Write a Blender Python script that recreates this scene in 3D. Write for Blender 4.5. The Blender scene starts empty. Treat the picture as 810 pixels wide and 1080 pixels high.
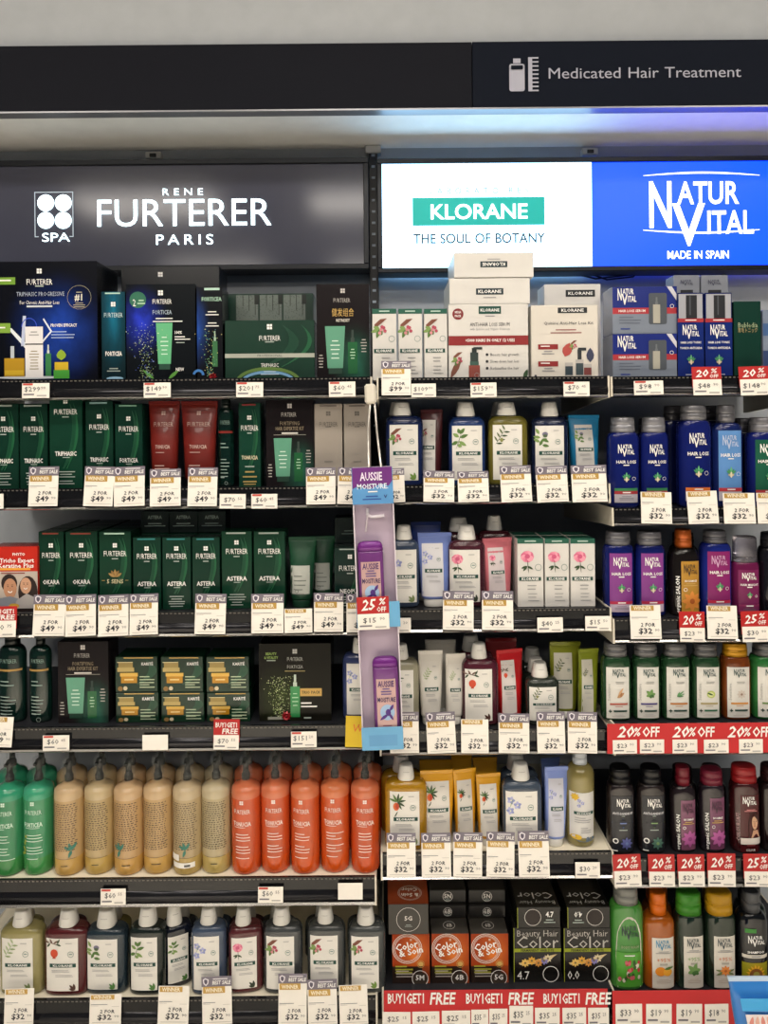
import bpy, bmesh, math, random
from mathutils import Vector, Matrix
random.seed(7)
SC = bpy.context.scene
COL = SC.collection
R = math.radians
# ------------------------------------------------------------------ camera, world, lights, exposure
F, D, CZ, HX, HY, ROLL = 789.5, 1.5, 1.5, 405.0, 450.0, R(0.5)
cam = bpy.data.objects.new('camera', bpy.data.cameras.new('camera'))
COL.objects.link(cam)
cam.location = (0, -D, CZ)
cam.rotation_euler = (R(90), ROLL, 0)
cam.data.sensor_fit = 'VERTICAL'
cam.data.sensor_height = 24.0
cam.data.lens = 24.0 * F / 1080.0
cam.data.shift_y = -(540.0 - HY) / 1080.0
cam.data.clip_start = 0.02
SC.camera = cam
W = bpy.data.worlds.new('store_ambience')
SC.world = W
W.use_nodes = True
W.node_tree.nodes['Background'].inputs[0].default_value = (0.80, 0.86, 1.0, 1)
W.node_tree.nodes['Background'].inputs[1].default_value = 0.06
SC.view_settings.view_transform = 'Standard'
SC.view_settings.look = 'None'
SC.view_settings.gamma = 1.0
SC.view_settings.use_curve_mapping = False
SC.view_settings.exposure = 0.08


def area_light(x, y, z, sx, sy, power, col):
    l = bpy.data.lights.new('ceiling_panel_light', 'AREA')
    l.shape = 'RECTANGLE'
    l.size, l.size_y, l.energy, l.color = sx, sy, power, col
    o = bpy.data.objects.new('ceiling_panel_light', l)
    COL.objects.link(o)
    o.location = (x, y, z)
    return o


WARM = (1.0, 0.92, 0.82)
for lx in (-1.5, 0.0, 1.5):                 # row of ceiling panels over the aisle, then two rows further back in the shop
    area_light(lx, -0.95, 2.93, 0.9, 0.22, 14, WARM)
    area_light(lx, -2.6, 2.93, 0.9, 0.4, 17, WARM)
    area_light(lx, -4.6, 2.93, 0.9, 0.6, 19, WARM)
for lx in (-1.2, 0.0, 1.2):                 # added spots on the aisle floor, so bounced light brightens soffit and lower shelves
    for ly in (-1.7, -3.2):
        sp = bpy.data.lights.new('added_bounce_spot', 'SPOT')
        sp.energy, sp.color, sp.spot_size, sp.spot_blend, sp.shadow_soft_size = 400, (1.0, 0.91, 0.80), R(52), 0.5, 0.06
        so = bpy.data.objects.new('added_bounce_spot', sp)
        COL.objects.link(so)
        so.location = (lx, ly, 2.92)

# ------------------------------------------------------------------ pixel -> world at a chosen depth y
CS, SN = math.cos(ROLL), math.sin(ROLL)


def P(px, py, y=0.0):
    dx, dy = px - HX, py - HY
    ux, uy = dx * CS - dy * SN, dx * SN + dy * CS
    k = (D + y) / F
    return ux * k, CZ - uy * k


def UX(ux, y=0.0):
    return (ux - HX) * (D + y) / F


# ------------------------------------------------------------------ materials
MATS = {}


def lin(h):
    r = []
    for i in (16, 8, 0):
        c = ((h >> i) & 255) / 255.0
        r.append(c / 12.92 if c <= 0.04045 else ((c + 0.055) / 1.055) ** 2.4)
    return (r[0], r[1], r[2], 1.0)


def M(h, rough=0.45, metal=0.0, trans=0.0, emit=0.0, var=0.08, coat=0.0, alpha=1.0, ior=1.45):
    """Procedural principled material; a little noise in colour and gloss so nothing is dead flat."""
    key = (h, rough, metal, trans, emit, var, coat, alpha, ior)
    if key in MATS:
        return MATS[key]
    m = bpy.data.materials.new('mat_%06x' % h)
    m.use_nodes = True
    nt = m.node_tree
    b = nt.nodes['Principled BSDF']
    c = lin(h)
    b.inputs['Base Color'].default_value = c
    b.inputs['Roughness'].default_value = rough
    b.inputs['Metallic'].default_value = metal
    b.inputs['Transmission Weight'].default_value = trans
    b.inputs['IOR'].default_value = ior
    b.inputs['Coat Weight'].default_value = coat
    b.inputs['Alpha'].default_value = alpha
    if emit:
        b.inputs['Emission Color'].default_value = c
        b.inputs['Emission Strength'].default_value = emit
    if var:
        tc = nt.nodes.new('ShaderNodeTexCoord')
        n = nt.nodes.new('ShaderNodeTexNoise')
        n.inputs['Scale'].default_value = 22.0
        n.inputs['Detail'].default_value = 3.0
        nt.links.new(tc.outputs['Object'], n.inputs['Vector'])
        mx = nt.nodes.new('ShaderNodeMix')
        mx.data_type = 'RGBA'
        mx.inputs['A'].default_value = tuple(v * (1 - var) for v in c[:3]) + (1,)
        mx.inputs['B'].default_value = tuple(min(1, v * (1 + var)) for v in c[:3]) + (1,)
        nt.links.new(n.outputs['Fac'], mx.inputs['Factor'])
        nt.links.new(mx.outputs['Result'], b.inputs['Base Color'])
    MATS[key] = m
    return m


def INK(h):
    return M(h, 0.5, 0, 0, 0, 0.0)


def art(h0, h1, cx, cz, rad, scale=9.0, rough=0.25, h2=None):
    """Printed picture: a colour bloom h1 on ground h0, broken up by noise, in the print's own 0..1 coordinates."""
    key = ('art', h0, h1, cx, cz, rad, scale, h2)
    if key in MATS:
        return MATS[key]
    m = bpy.data.materials.new('printed_art')
    m.use_nodes = True
    nt = m.node_tree
    b = nt.nodes['Principled BSDF']
    b.inputs['Roughness'].default_value = rough
    b.inputs['IOR'].default_value = 1.22
    N = nt.nodes.new
    tc = N('ShaderNodeTexCoord')
    mp = N('ShaderNodeMapping')
    mp.inputs['Location'].default_value = (-cx / rad, 0, -cz / rad)
    mp.inputs['Scale'].default_value = (1 / rad, 0, 1 / rad)
    gr = N('ShaderNodeTexGradient')
    gr.gradient_type = 'QUADRATIC_SPHERE'
    ns = N('ShaderNodeTexNoise')
    ns.inputs['Scale'].default_value = scale
    ns.inputs['Detail'].default_value = 5
    mu = N('ShaderNodeMath')
    mu.operation = 'MULTIPLY'
    mu2 = N('ShaderNodeMath')
    mu2.operation = 'MULTIPLY'
    mu2.inputs[1].default_value = 2.0
    mu2.use_clamp = True
    mx = N('ShaderNodeMix')
    mx.data_type = 'RGBA'
    mx.inputs['A'].default_value = lin(h0)
    mx.inputs['B'].default_value = lin(h1)
    L = nt.links.new
    L(tc.outputs['Generated'], mp.inputs['Vector'])
    L(mp.outputs['Vector'], gr.inputs['Vector'])
    L(tc.outputs['Generated'], ns.inputs['Vector'])
    L(gr.outputs['Fac'], mu.inputs[0])
    L(ns.outputs['Fac'], mu.inputs[1])
    L(mu.outputs[0], mu2.inputs[0])
    L(mu2.outputs[0], mx.inputs['Factor'])
    L(mx.outputs['Result'], b.inputs['Base Color'])
    MATS[key] = m
    return m


# ------------------------------------------------------------------ glyphs (built-in font), gathered once while the scene is still empty
GLY = {}
_cv = bpy.data.curves.new('glyph_source', 'FONT')
_ob = bpy.data.objects.new('glyph_source', _cv)
COL.objects.link(_ob)


def _shape(body):
    _cv.body = body
    dg = bpy.context.evaluated_depsgraph_get()
    dg.update()
    me = _ob.evaluated_get(dg).to_mesh()
    v = [(q.co.x, q.co.y) for q in me.vertices]
    f = [tuple(p.vertices) for p in me.polygons]
    _ob.evaluated_get(dg).to_mesh_clear()
    return v, f


def _span(body):
    v, f = _shape(body)
    xs = [q[0] for q in v]
    return max(xs) - min(xs)


CHARS = "ABCDEFGHIJKLMNOPQRSTUVWXYZabcdefghijklmnoprstuvwxyz0123456789$%#&+.,!'É-"
ADV = {' ': 0.32}
for style, (off, res) in {'n': (0.0, 1), 'b': (0.022, 1), 'N': (0.0, 4), 'B': (0.018, 4)}.items():
    _cv.offset, _cv.resolution_u = off, res
    for ch in CHARS + ('健发组合育毛トニック' if style == 'n' else ''):
        GLY[(style, ch)] = _shape(ch)
_cv.offset, _cv.resolution_u = 0.0, 1
_hh = _span('HH')
for ch in CHARS + '健发组合育毛トニック':
    ADV[ch] = _span('H' + ch + 'H') - _hh
_hv = [q[1] for q in GLY[('n', 'H')][0]]
CAPH = max(_hv) - min(_hv)
bpy.data.objects.remove(_ob)


# ------------------------------------------------------------------ mesh builder
class MB:
    def __init__(s):
        s.v, s.f, s.mi, s.sm, s.mats = [], [], [], [], []

    def m(s, mat):
        if mat not in s.mats:
            s.mats.append(mat)
        return s.mats.index(mat)

    def add(s, vs, fs, mat, smooth=False):
        o = len(s.v)
        s.v += [tuple(q) for q in vs]
        i = s.m(mat)
        for f in fs:
            s.f.append(tuple(o + k for k in f))
            s.mi.append(i)
            s.sm.append(smooth)

    def box(s, x0, x1, y0, y1, z0, z1, mat, c=0.0):
        if c <= 0:
            v = [(x, y, z) for x in (x0, x1) for y in (y0, y1) for z in (z0, z1)]
            s.add(v, [(0, 1, 3, 2), (4, 6, 7, 5), (0, 4, 5, 1), (2, 3, 7, 6), (0, 2, 6, 4), (1, 5, 7, 3)], mat)
            return
        bm = bmesh.new()
        bmesh.ops.create_cube(bm, size=1)
        for q in bm.verts:
            q.co = ((x0 + x1) / 2 + q.co.x * (x1 - x0), (y0 + y1) / 2 + q.co.y * (y1 - y0), (z0 + z1) / 2 + q.co.z * (z1 - z0))
        bmesh.ops.bevel(bm, geom=bm.edges[:], offset=c, segments=1, affect='EDGES')
        bm.verts.index_update()
        s.add([q.co[:] for q in bm.verts], [[q.index for q in f.verts] for f in bm.faces], mat)
        bm.free()

    def loft(s, sec, mat, n=2.0, seg=28, mats=None):
        """sec: (z, a, b[, y]) rings of a superellipse with exponent n; mats: material per band."""
        o = []
        for q in sec:
            z, a, b = q[:3]
            yo = q[3] if len(q) > 3 else 0.0
            xo = q[4] if len(q) > 4 else 0.0
            for k in range(seg):
                t = 2 * math.pi * k / seg
                c, sn = math.cos(t), math.sin(t)
                o.append((xo + a * math.copysign(abs(c) ** (2 / n), c), yo + b * math.copysign(abs(sn) ** (2 / n), sn), z))
        base = len(s.v)
        s.v += o
        for i in range(len(sec) - 1):
            mi = s.m(mats[i] if mats else mat)
            for k in range(seg):
                k2 = (k + 1) % seg
                s.f.append((base + i * seg + k, base + i * seg + k2, base + (i + 1) * seg + k2, base + (i + 1) * seg + k))
                s.mi.append(mi)
                s.sm.append(True)
        for i, rev in ((0, True), (len(sec) - 1, False)):
            idx = [base + i * seg + k for k in range(seg)]
            s.f.append(tuple(reversed(idx)) if rev else tuple(idx))
            s.mi.append(s.m(mats[0 if rev else -1] if mats else mat))
            s.sm.append(False)

    def tube(s, pts, r, mat, seg=8):
        pts = [Vector(p) for p in pts]
        base = len(s.v)
        for i, p in enumerate(pts):
            t = (pts[min(i + 1, len(pts) - 1)] - pts[max(i - 1, 0)]).normalized()
            u = t.cross(Vector((0.3, 1, 0.2))).normalized()
            w = t.cross(u)
            for k in range(seg):
                a = 2 * math.pi * k / seg
                s.v.append(tuple(p + (u * math.cos(a) + w * math.sin(a)) * r))
        mi = s.m(mat)
        for i in range(len(pts) - 1):
            for k in range(seg):
                k2 = (k + 1) % seg
                s.f.append((base + i * seg + k, base + i * seg + k2, base + (i + 1) * seg + k2, base + (i + 1) * seg + k))
                s.mi.append(mi)
                s.sm.append(True)
        for i in (0, len(pts) - 1):
            s.f.append(tuple(base + i * seg + k for k in range(seg)))
            s.mi.append(mi)
            s.sm.append(False)

    def prism_x(s, prof, x0, x1, mat, mats=None):
        """profile of (y, z) points swept along x"""
        n = len(prof)
        v = [(x0, y, z) for y, z in prof] + [(x1, y, z) for y, z in prof]
        base = len(s.v)
        s.v += v
        for k in range(n):
            k2 = (k + 1) % n
            s.f.append((base + k, base + k2, base + n + k2, base + n + k))
            s.mi.append(s.m(mats[k] if mats else mat))
            s.sm.append(False)
        for idx in (range(n - 1, -1, -1), range(n, 2 * n)):
            s.f.append(tuple(base + k for k in idx))
            s.mi.append(s.m(mat))
            s.sm.append(False)

    def build(s, name, parent=None, loc=None, rot=None):
        me = bpy.data.meshes.new(name)
        me.from_pydata(s.v, [], s.f)
        for mt in s.mats:
            me.materials.append(mt)
        me.polygons.foreach_set('material_index', s.mi)
        me.polygons.foreach_set('use_smooth', s.sm)
        me.update()
        o = bpy.data.objects.new(name, me)
        COL.objects.link(o)
        if parent:
            o.parent = parent
        if loc:
            o.location = loc
        if rot:
            o.rotation_euler = rot
        return o


class Decal(MB):
    """Flat print laid on a front surface: f(x, z) -> y of that surface; layer raises it a fraction of a millimetre."""

    def __init__(s, f=None, step=0.0003):
        super().__init__()
        s.fn = f
        s.step = step
        s.k = 0

    def pt(s, x, z, layer):
        return (x, (s.fn(x, z) if s.fn else 0.0) - s.step * (layer + .04 * (s.k % 22)), z)

    def rect(s, x0, z0, x1, z1, mat, layer=1):
        s.k += 1
        nx = max(1, math.ceil(abs(x1 - x0) / 0.0035)) if s.fn else 1
        nz = max(1, math.ceil(abs(z1 - z0) / 0.02)) if s.fn else 1
        v = [s.pt(x0 + (x1 - x0) * i / nx, z0 + (z1 - z0) * j / nz, layer) for j in range(nz + 1) for i in range(nx + 1)]
        w = nx + 1
        s.add(v, [(j * w + i, j * w + i + 1, (j + 1) * w + i + 1, (j + 1) * w + i) for j in range(nz) for i in range(nx)], mat, bool(s.fn))

    def poly(s, pts, mat, layer=2):
        s.k += 1
        s.add([s.pt(x, z, layer) for x, z in pts], [tuple(range(len(pts)))], mat)

    def ell(s, cx, cz, rx, rz, mat, layer=2, n=14):
        s.poly([(cx + rx * math.cos(2 * math.pi * k / n), cz + rz * math.sin(2 * math.pi * k / n)) for k in range(n)], mat, layer)

    def ring(s, cx, cz, r, w, mat, layer=2, n=18, rz=None, a0=0.0, a1=360.0):
        s.k += 1
        rz = rz or r
        v, f = [], []
        full = a1 - a0 >= 360
        cnt = n if full else n + 1
        for k in range(cnt):
            t = R(a0 + (a1 - a0) * k / n)
            v.append(s.pt(cx + r * math.cos(t), cz + rz * math.sin(t), layer))
            v.append(s.pt(cx + (r - w) * math.cos(t), cz + (rz - w) * math.sin(t), layer))
        for k in range(n):
            k2 = (k + 1) % cnt
            f.append((2 * k, 2 * k2, 2 * k2 + 1, 2 * k + 1))
        s.add(v, f, mat)

    def leaf(s, cx, cz, ln, wd, ang, mat, layer=2):
        c, sn = math.cos(R(ang)), math.sin(R(ang))
        pts = []
        for t, w in ((0, 0), (.25, .8), (.5, 1), (.8, .6), (1, 0), (.8, -.6), (.5, -1), (.25, -.8)):
            a, b = t * ln, w * wd / 2
            pts.append((cx + a * c - b * sn, cz + a * sn + b * c))
        s.poly(pts, mat, layer)

    def text(s, st, cx, cz, h, mat, w=None, layer=3, style='n', sp=0.0, shear=0.0, rot=0.0, flip=False, align='c'):
        adv = [ADV[c] + sp for c in st]
        tot = sum(adv) - sp
        k = h / CAPH
        kx = k if w is None else min(w / tot, 9)
        x = -tot * kx / 2 if align == 'c' else 0.0
        cr, sr = math.cos(R(rot)), math.sin(R(rot))
        for c, a in zip(st, adv):
            if c != ' ':
                v, f = GLY[(style, c)]
                o = []
                for gx, gy in v:
                    lx, lz = x + gx * kx + shear * gy * k, gy * k - h / 2
                    if flip:
                        lx, lz = -lx, -lz
                    o.append(s.pt(cx + lx * cr - lz * sr, cz + lx * sr + lz * cr, layer))
                s.add(o, f, mat)
            x += a * kx

    def lines(s, cx, ztop, w, n, pitch, h, mat, layer=3, align='c', seed=1):
        rr = random.Random(seed)
        for i in range(n):
            ww = w * rr.uniform(0.55, 1.0)
            x0 = cx - ww / 2 if align == 'c' else cx
            z = ztop - i * pitch
            s.rect(x0, z - h, x0 + ww, z, mat, layer)


# ------------------------------------------------------------------ things, labels
ORD = ['first', 'second', 'third', 'fourth', 'fifth', 'sixth', 'seventh', 'eighth', 'ninth', 'tenth', 'eleventh', 'twelfth', 'thirteenth', 'fourteenth', 'fifteenth']
SIGN = {'A': 'dark sign', 'B': 'white sign', 'C': 'blue sign'}
ROWN = {'1': 'top', '2': 'second', '3': 'third', '4': 'fourth', '5': 'fifth', '6': 'lowest'}
PEND = []


def empty(name, loc, rz=0.0, ry=0.0, rx=0.0):
    o = bpy.data.objects.new(name, None)
    o.empty_display_size = 0.02
    COL.objects.link(o)
    o.location = loc
    o.rotation_euler = (rx, ry, rz)
    return o


def tag(o, label, cat, group=None):
    o['label'] = label
    o['category'] = cat
    if group:
        o['group'] = group


def later(o, desc, cat, row, back=False, group=None):
    """label is written at the end, once all things of one look on one shelf can be counted from the left"""
    o['category'] = cat
    PEND.append((o, desc, row, back, group))


def finish_labels():
    fam = {}
    for q in PEND:
        fam.setdefault((''.join(c for c in q[1] if not c.isdigit()), q[2], q[3]), []).append(q)
    for (_, row, back), qs in fam.items():
        qs.sort(key=lambda q: q[0].location.x)
        where = '%s shelf under %s' % (ROWN[row[1]], SIGN[row[0]])
        if back:
            where = where.replace(' shelf under ', ' shelf, back row, under ')
        for i, q in enumerate(qs):
            desc = q[1]
            if len(qs) == 1:
                q[0]['label'] = '%s, %s' % (desc, where)
            else:
                q[0]['label'] = '%s %s from left, %s' % (ORD[i], desc, where)
            g = q[4]
            if g is None and len(qs) > 1:
                g = '%s family, %s' % (''.join(c for c in desc if not c.isdigit()), where)
            if g:
                q[0]['group'] = g


def dup(root, loc):
    r = root.copy()
    COL.objects.link(r)
    r.location = loc
    for ch in list(root.children):
        c = ch.copy()
        COL.objects.link(c)
        c.parent = r
        for g in list(ch.children):
            d = g.copy()
            COL.objects.link(d)
            d.parent = c
    return r


# ------------------------------------------------------------------ shelves table: lip top and bottom in the photograph, at a reference column
LIP = {'A1': (195, 399, 421), 'A2': (195, 514, 536.5), 'A3': (195, 645, 671), 'A4': (195, 766, 791.5), 'A5': (195, 926, 955), 'A6': (195, 1053, 1084),
       'B1': (520, 397.5, 420), 'B2': (520, 511, 531), 'B3': (520, 642, 666), 'B4': (520, 770, 795), 'B5': (520, 899, 926), 'B6': (520, 1046, 1084),
       'C1': (725, 396.5, 417), 'C2': (725, 535, 553.5), 'C3': (725, 652, 677), 'C4': (725, 763, 795), 'C5': (725, 905, 935), 'C6': (725, 1052, 1086)}
BAYX = {'A': (-75, 391), 'B': (399.5, 641), 'C': (646, 885)}
SZ = {k: P(v[0], v[1], 0)[1] - 0.004 for k, v in LIP.items()}       # height of each board's upper face
BLACK = M(0x101114, 0.2)
RAIL = M(0x2a2a2e, 0.16, 0.55)
CHROME = M(0xb9b6b2, 0.18, 0.9)
CREAM = M(0xece4cf, 0.5)
# ------------------------------------------------------------------ setting
WALLG = M(0xa6acb4, 0.6)


def structure(mb, name):
    o = mb.build(name)
    o['kind'] = 'structure'
    return o


YB = 0.42
mb = MB(); mb.box(-2.6, 2.6, YB, YB + 0.1, 0, 3.0, WALLG); structure(mb, 'wall_back')
mb = MB(); mb.box(-2.6, 2.6, -5.6, YB, -0.05, 0, M(0xd8d3c8, 0.25)); structure(mb, 'floor')
mb = MB(); mb.box(-2.6, 2.6, -5.6, YB + .1, 3.0, 3.05, M(0xc9c9c6, 0.8)); structure(mb, 'ceiling')
YF = 0.18
zf1, zf0 = P(405, 45, YF)[1], P(405, 114.5, YF)[1]
mb = MB(); mb.box(-2.6, 2.6, YF + 0.03, YF + 0.06, zf1 - 0.01, 3.0, M(0xaeb2b6, 0.8)); structure(mb, 'wall_upper')
mb = MB(); mb.box(-2.6, 2.6, YF + 0.03, YB, zf0, zf0 + 0.02, M(0xe6e6e4, 0.7)); structure(mb, 'trim_1')
# dark fascia with the category sign on its last panel
fas = empty('fascia_sign', (0, YF, zf0))
tag(fas, 'long dark fascia board over the shelves reading Medicated Hair Treatment', 'sign')
FD = M(0x1b1c22, 0.6, var=0.03, ior=1.12)
xj = P(498, 80, YF)[0]
mb = MB(); mb.box(-2.0, xj - .0006, 0, 0.028, 0, zf1 - zf0, FD, .001); mb.build('fascia_panel', fas)
mb = MB(); mb.box(xj + .0006, 2.0, -.001, 0.028, 0, zf1 - zf0, M(0x161a24, 0.6, var=0.03, ior=1.12), .001); fp = mb.build('fascia_panel', fas)
mb = MB(); mb.box(-2.0, 2.0, -.002, 0.028, -.004, -.0003, M(0x8f8f94, 0.3, 0.6)); mb.build('edge_strip', fas)
GT = INK(0xa6a6b4)
d = Decal()
d.step = 0.0015


def fx(px, py):
    x, z = P(px, py, YF)
    return x, z - zf0


tx0, tz = fx(577, 78)
tx1 = fx(781, 76)[0]
d.text('Medicated Hair Treatment', (tx0 + tx1) / 2, tz, 0.0235, GT, tx1 - tx0, 2, 'N')
def rrect(d, x0, z0, x1, z1, r, mat, layer):
    pts = []
    for cx, cz, a in ((x1 - r, z1 - r, 0), (x0 + r, z1 - r, 90), (x0 + r, z0 + r, 180), (x1 - r, z0 + r, 270)):
        for k in range(4):
            t = R(a + 30 * k)
            pts.append((cx + r * math.cos(t), cz + r * math.sin(t)))
    d.poly(pts, mat, layer)
x0, z0 = fx(537, 97); x1, z1 = fx(553, 68)
rrect(d, x0, z0, x1, z1, .005, GT, 2)
rrect(d, x0 + .004, z1 - .013, x1 - .004, z1 - .004, .002, M(0x161a24, 0.6, var=0.03, ior=1.12), 3)
d.rect(x0 + .009, z1 + .0015, x1 - .009, z1 + .012, GT, 2)
cx0, cz0 = fx(557, 97); cx1, cz1 = fx(567.5, 61)
d.rect(cx0, cz0, cx0 + .009, cz1, GT, 2)
for i in range(9):
    zz = cz0 + (cz1 - cz0 - .0035) * i / 8
    d.rect(cx0 + .009, zz, cx1, zz + .0035, GT, 2)
d.build('print', fp)

# ------------------------------------------------------------------ illuminated signs
YS = 0.34


def sign_frame(root, x0, x1, z0, z1, bar, mat, dep=0.07):
    for a, b, c, e in ((x0, x1, z1 - bar, z1), (x0, x1, z0, z0 + bar), (x0, x0 + bar, z0 + bar, z1 - bar), (x1 - bar, x1, z0 + bar, z1 - bar)):
        m_ = MB(); m_.box(a, b, 0, dep, c, e, mat, .0015); m_.build('frame_bar', root)


FR = M(0x14181f, 0.35, 0.2)
FRB = M(0x14181f, 0.3, 0.3)
zt, zb = P(195, 167.5, YS)[1], P(195, 285, YS)[1]
s1 = empty('illuminated_sign', (0, YS, zb))
tag(s1, 'dark grey glossy sign with white glowing letters over the wide bay', 'sign', 'signs above the shelves')
sx0, sx1 = -1.15, P(389, 225, YS)[0]
sign_frame(s1, sx0, sx1, 0, zt - zb, .013, FR)
mb = MB(); mb.box(sx0 + .013, sx1 - .013, 0.006, 0.06, 0.013, zt - zb - .013, M(0x454756, 0.12, var=0.05)); pn = mb.build('sign_panel', s1)
GLOW = M(0xe2fbff, 0.4, 0, 0, 3.0, 0)
d = Decal(lambda x, z: 0.006); d.step = .0012


def sxz(px, py):
    x, z = P(px, py, YS)
    return x, z - zb


def stext(dd, st, px0, px1, py, hpx, mat, style='N', layer=2, **k):
    a, z = sxz(px0, py); b = sxz(px1, py)[0]
    dd.text(st, (a + b) / 2, z, hpx * (D + YS) / F, mat, b - a, layer, style, **k)


stext(d, 'FURTERER', 99, 286, 224.5, 28, GLOW, 'N')
stext(d, 'RENE', 170, 214, 202, 7, GLOW, 'N', sp=.35)
stext(d, 'PARIS', 163, 225, 252.5, 10.5, GLOW, 'N', sp=.22)
stext(d, 'SPA', 43, 73, 250, 9, GLOW, 'N')
d.build('lettering', pn)
d = Decal(lambda x, z: 0.006); d.step = .0012
for px, py in ((47.5, 213.5), (66, 213.5), (47.5, 232), (66, 232)):
    a, z = sxz(px, py); d.ell(a, z, .0205, .0205, GLOW, 2, 24)
LN = M(0xaebcc8, 0.4, 0, 0, 0.5, 0)
a, z1 = sxz(35.5, 202); b, z2 = sxz(77, 249.5)
for q in ((a, z1 - .0022, b, z1), (a, z2, a + .0022, z1), (b - .0022, z2, b, z1), (a, z2, a + .010, z2 + .0022), (b - .010, z2, b, z2 + .0022)):
    d.rect(*q, LN, 2)
d.build('emblem', pn)

zt, zb = P(600, 165.5, YS)[1], P(600, 286, YS)[1]
s2x0, s2x1 = P(398, 225, YS)[0], 1.15
s2 = empty('illuminated_sign', (0, YS, zb))
tag(s2, 'backlit lightbox sign split into a white panel and a blue panel', 'sign', 'signs above the shelves')
sign_frame(s2, s2x0, s2x1, 0, zt - zb, .012, FRB)
xm = P(625, 225, YS)[0]
WL = M(0xa8dafd, 0.3, 0, 0, 5.0, 0)
BL = M(0x0234ee, 0.3, 0, 0, 3.2, 0)
mb = MB(); mb.box(s2x0 + .012, xm - .0004, .006, .06, .012, zt - zb - .012, WL); wp = mb.build('white_panel', s2)
wp['label'] = 'white backlit panel with a teal name block'
mb = MB(); mb.box(xm + .0004, s2x1 - .012, .006, .06, .012, zt - zb - .012, BL); bp = mb.build('blue_panel', s2)
bp['label'] = 'blue backlit panel with white lettering'
TEAL = M(0x00a096, 0.4, 0, 0, 0.62, 0)
WG = M(0xffffff, 0.4, 0, 0, 1.3, 0)
GREY = M(0x2c444c, 0.5, 0, 0, 0.3, 0)
d = Decal(lambda x, z: 0.006); d.step = .0012
a, z1 = sxz(435, 208); b, z2 = sxz(575, 236.5)
d.rect(a, z2, b, z1, TEAL, 1)
stext(d, 'KLORANE', 453, 557, 223, 15, WG, 'B')
stext(d, 'THE SOUL OF BOTANY', 436, 575, 251.5, 10, GREY, 'B')
stext(d, 'LABORATOIRES', 453, 558, 201, 6, M(0x7f9298, 0.5, 0, 0, .5, 0), "B", sp=.5)
d.build('print', wp)
d = Decal(lambda x, z: 0.006); d.step = .0012


def nv_logo(d, cx, cz, w, h, mat, style='b', layer=3, arcs=False):
    """two-line name: tall N and V, small caps beside them. w, h: overall size, centred on cx, cz"""
    d.text('N', cx - .37 * w, cz + .10 * h, .66 * h, mat, .24 * w, layer, style)
    d.text('ATUR', cx + .07 * w, cz + .27 * h, .32 * h, mat, .56 * w, layer, style)
    d.text('V', cx - .11 * w, cz - .20 * h, .60 * h, mat, .28 * w, layer, style)
    d.text('ITAL', cx + .27 * w, cz - .17 * h, .33 * h, mat, .44 * w, layer, style)


a, z1 = sxz(682, 187); b, z2 = sxz(797, 257)
nv_logo(d, (a + b) / 2, (z1 + z2) / 2, b - a, z1 - z2, WG, 'B', 2)
for py, bow in ((184.5, -3.0), (242, 3.0)):
    v, f = [], []
    for k in range(17):
        t = k / 16
        px = 679 + t * 123
        pyk = py + bow * math.sin(math.pi * t)
        th = .0032 * (0.5 + math.sin(math.pi * t))
        x_, z_ = sxz(px, pyk + 0.01 * (px - 740) * -0.5)
        v += [d.pt(x_, z_ + th / 2, 2), d.pt(x_, z_ - th / 2, 2)]
        if k:
            f.append((2 * k - 2, 2 * k - 1, 2 * k + 1, 2 * k))
    d.add(v, f, WG)
stext(d, 'MADE IN SPAIN', 704, 770, 268.5, 8, WG, 'B')
d.build('print', bp)

# upright slotted post between the bays
xp = UX(396, 0.40)
po = empty('shelf_post', (xp, 0.395, 0.0))
tag(po, 'black slotted upright post between the two lit signs', 'post')
mb = MB(); mb.box(-.011, .011, 0, .024, 0, zf0 - .002, M(0x101218, 0.4), .001); mb.build('post_body', po)
mb = MB()
for i in range(30):
    z = 1.5 + i * 0.0285
    if z < zf0 - .02:
        mb.box(-.0045, .0045, -.0012, -.0002, z, z + .006, M(0x9aa5b2, 0.5))
o = mb.build('slots', po); o['kind'] = 'stuff'
mb = MB(); mb.box(-.02, .02, -.006, .022, zf0 - .022, zf0 - .003, M(0xb9b9b9, 0.4, .5), .002); mb.build('bracket', po)
# cables drooping below the blue sign
cb = MB()
for pts in (((600, 287), (628, 294), (655, 291), (690, 286)), ((612, 285), (640, 295), (668, 292), (672, 286)), ((735, 300), (760, 292), (775, 284))):
    cb.tube([(P(px, py, .40)[0], .40, P(px, py, .40)[1]) for px, py in pts], .0022, M(0x121418, 0.5))
o = cb.build('cable'); tag(o, 'thin black power cables drooping under the blue lit sign', 'cable')
for px in (162, 622):
    xx = P(px, 160, .40)[0]
    mb = MB(); mb.box(xx - .02, xx + .02, .395, .418, zf0 - .03, zf0 - .012, M(0xc2c2c0, 0.4, .3), .002)
    mb.box(xx - .008, xx + .008, .391, .395, zf0 - .026, zf0 - .018, M(0x333333, .5))
    o = mb.build('cable_clip'); tag(o, 'small pale clip above the ' + ('dark sign' if px < 300 else 'white sign'), 'clip', 'clips over the signs')

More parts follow.
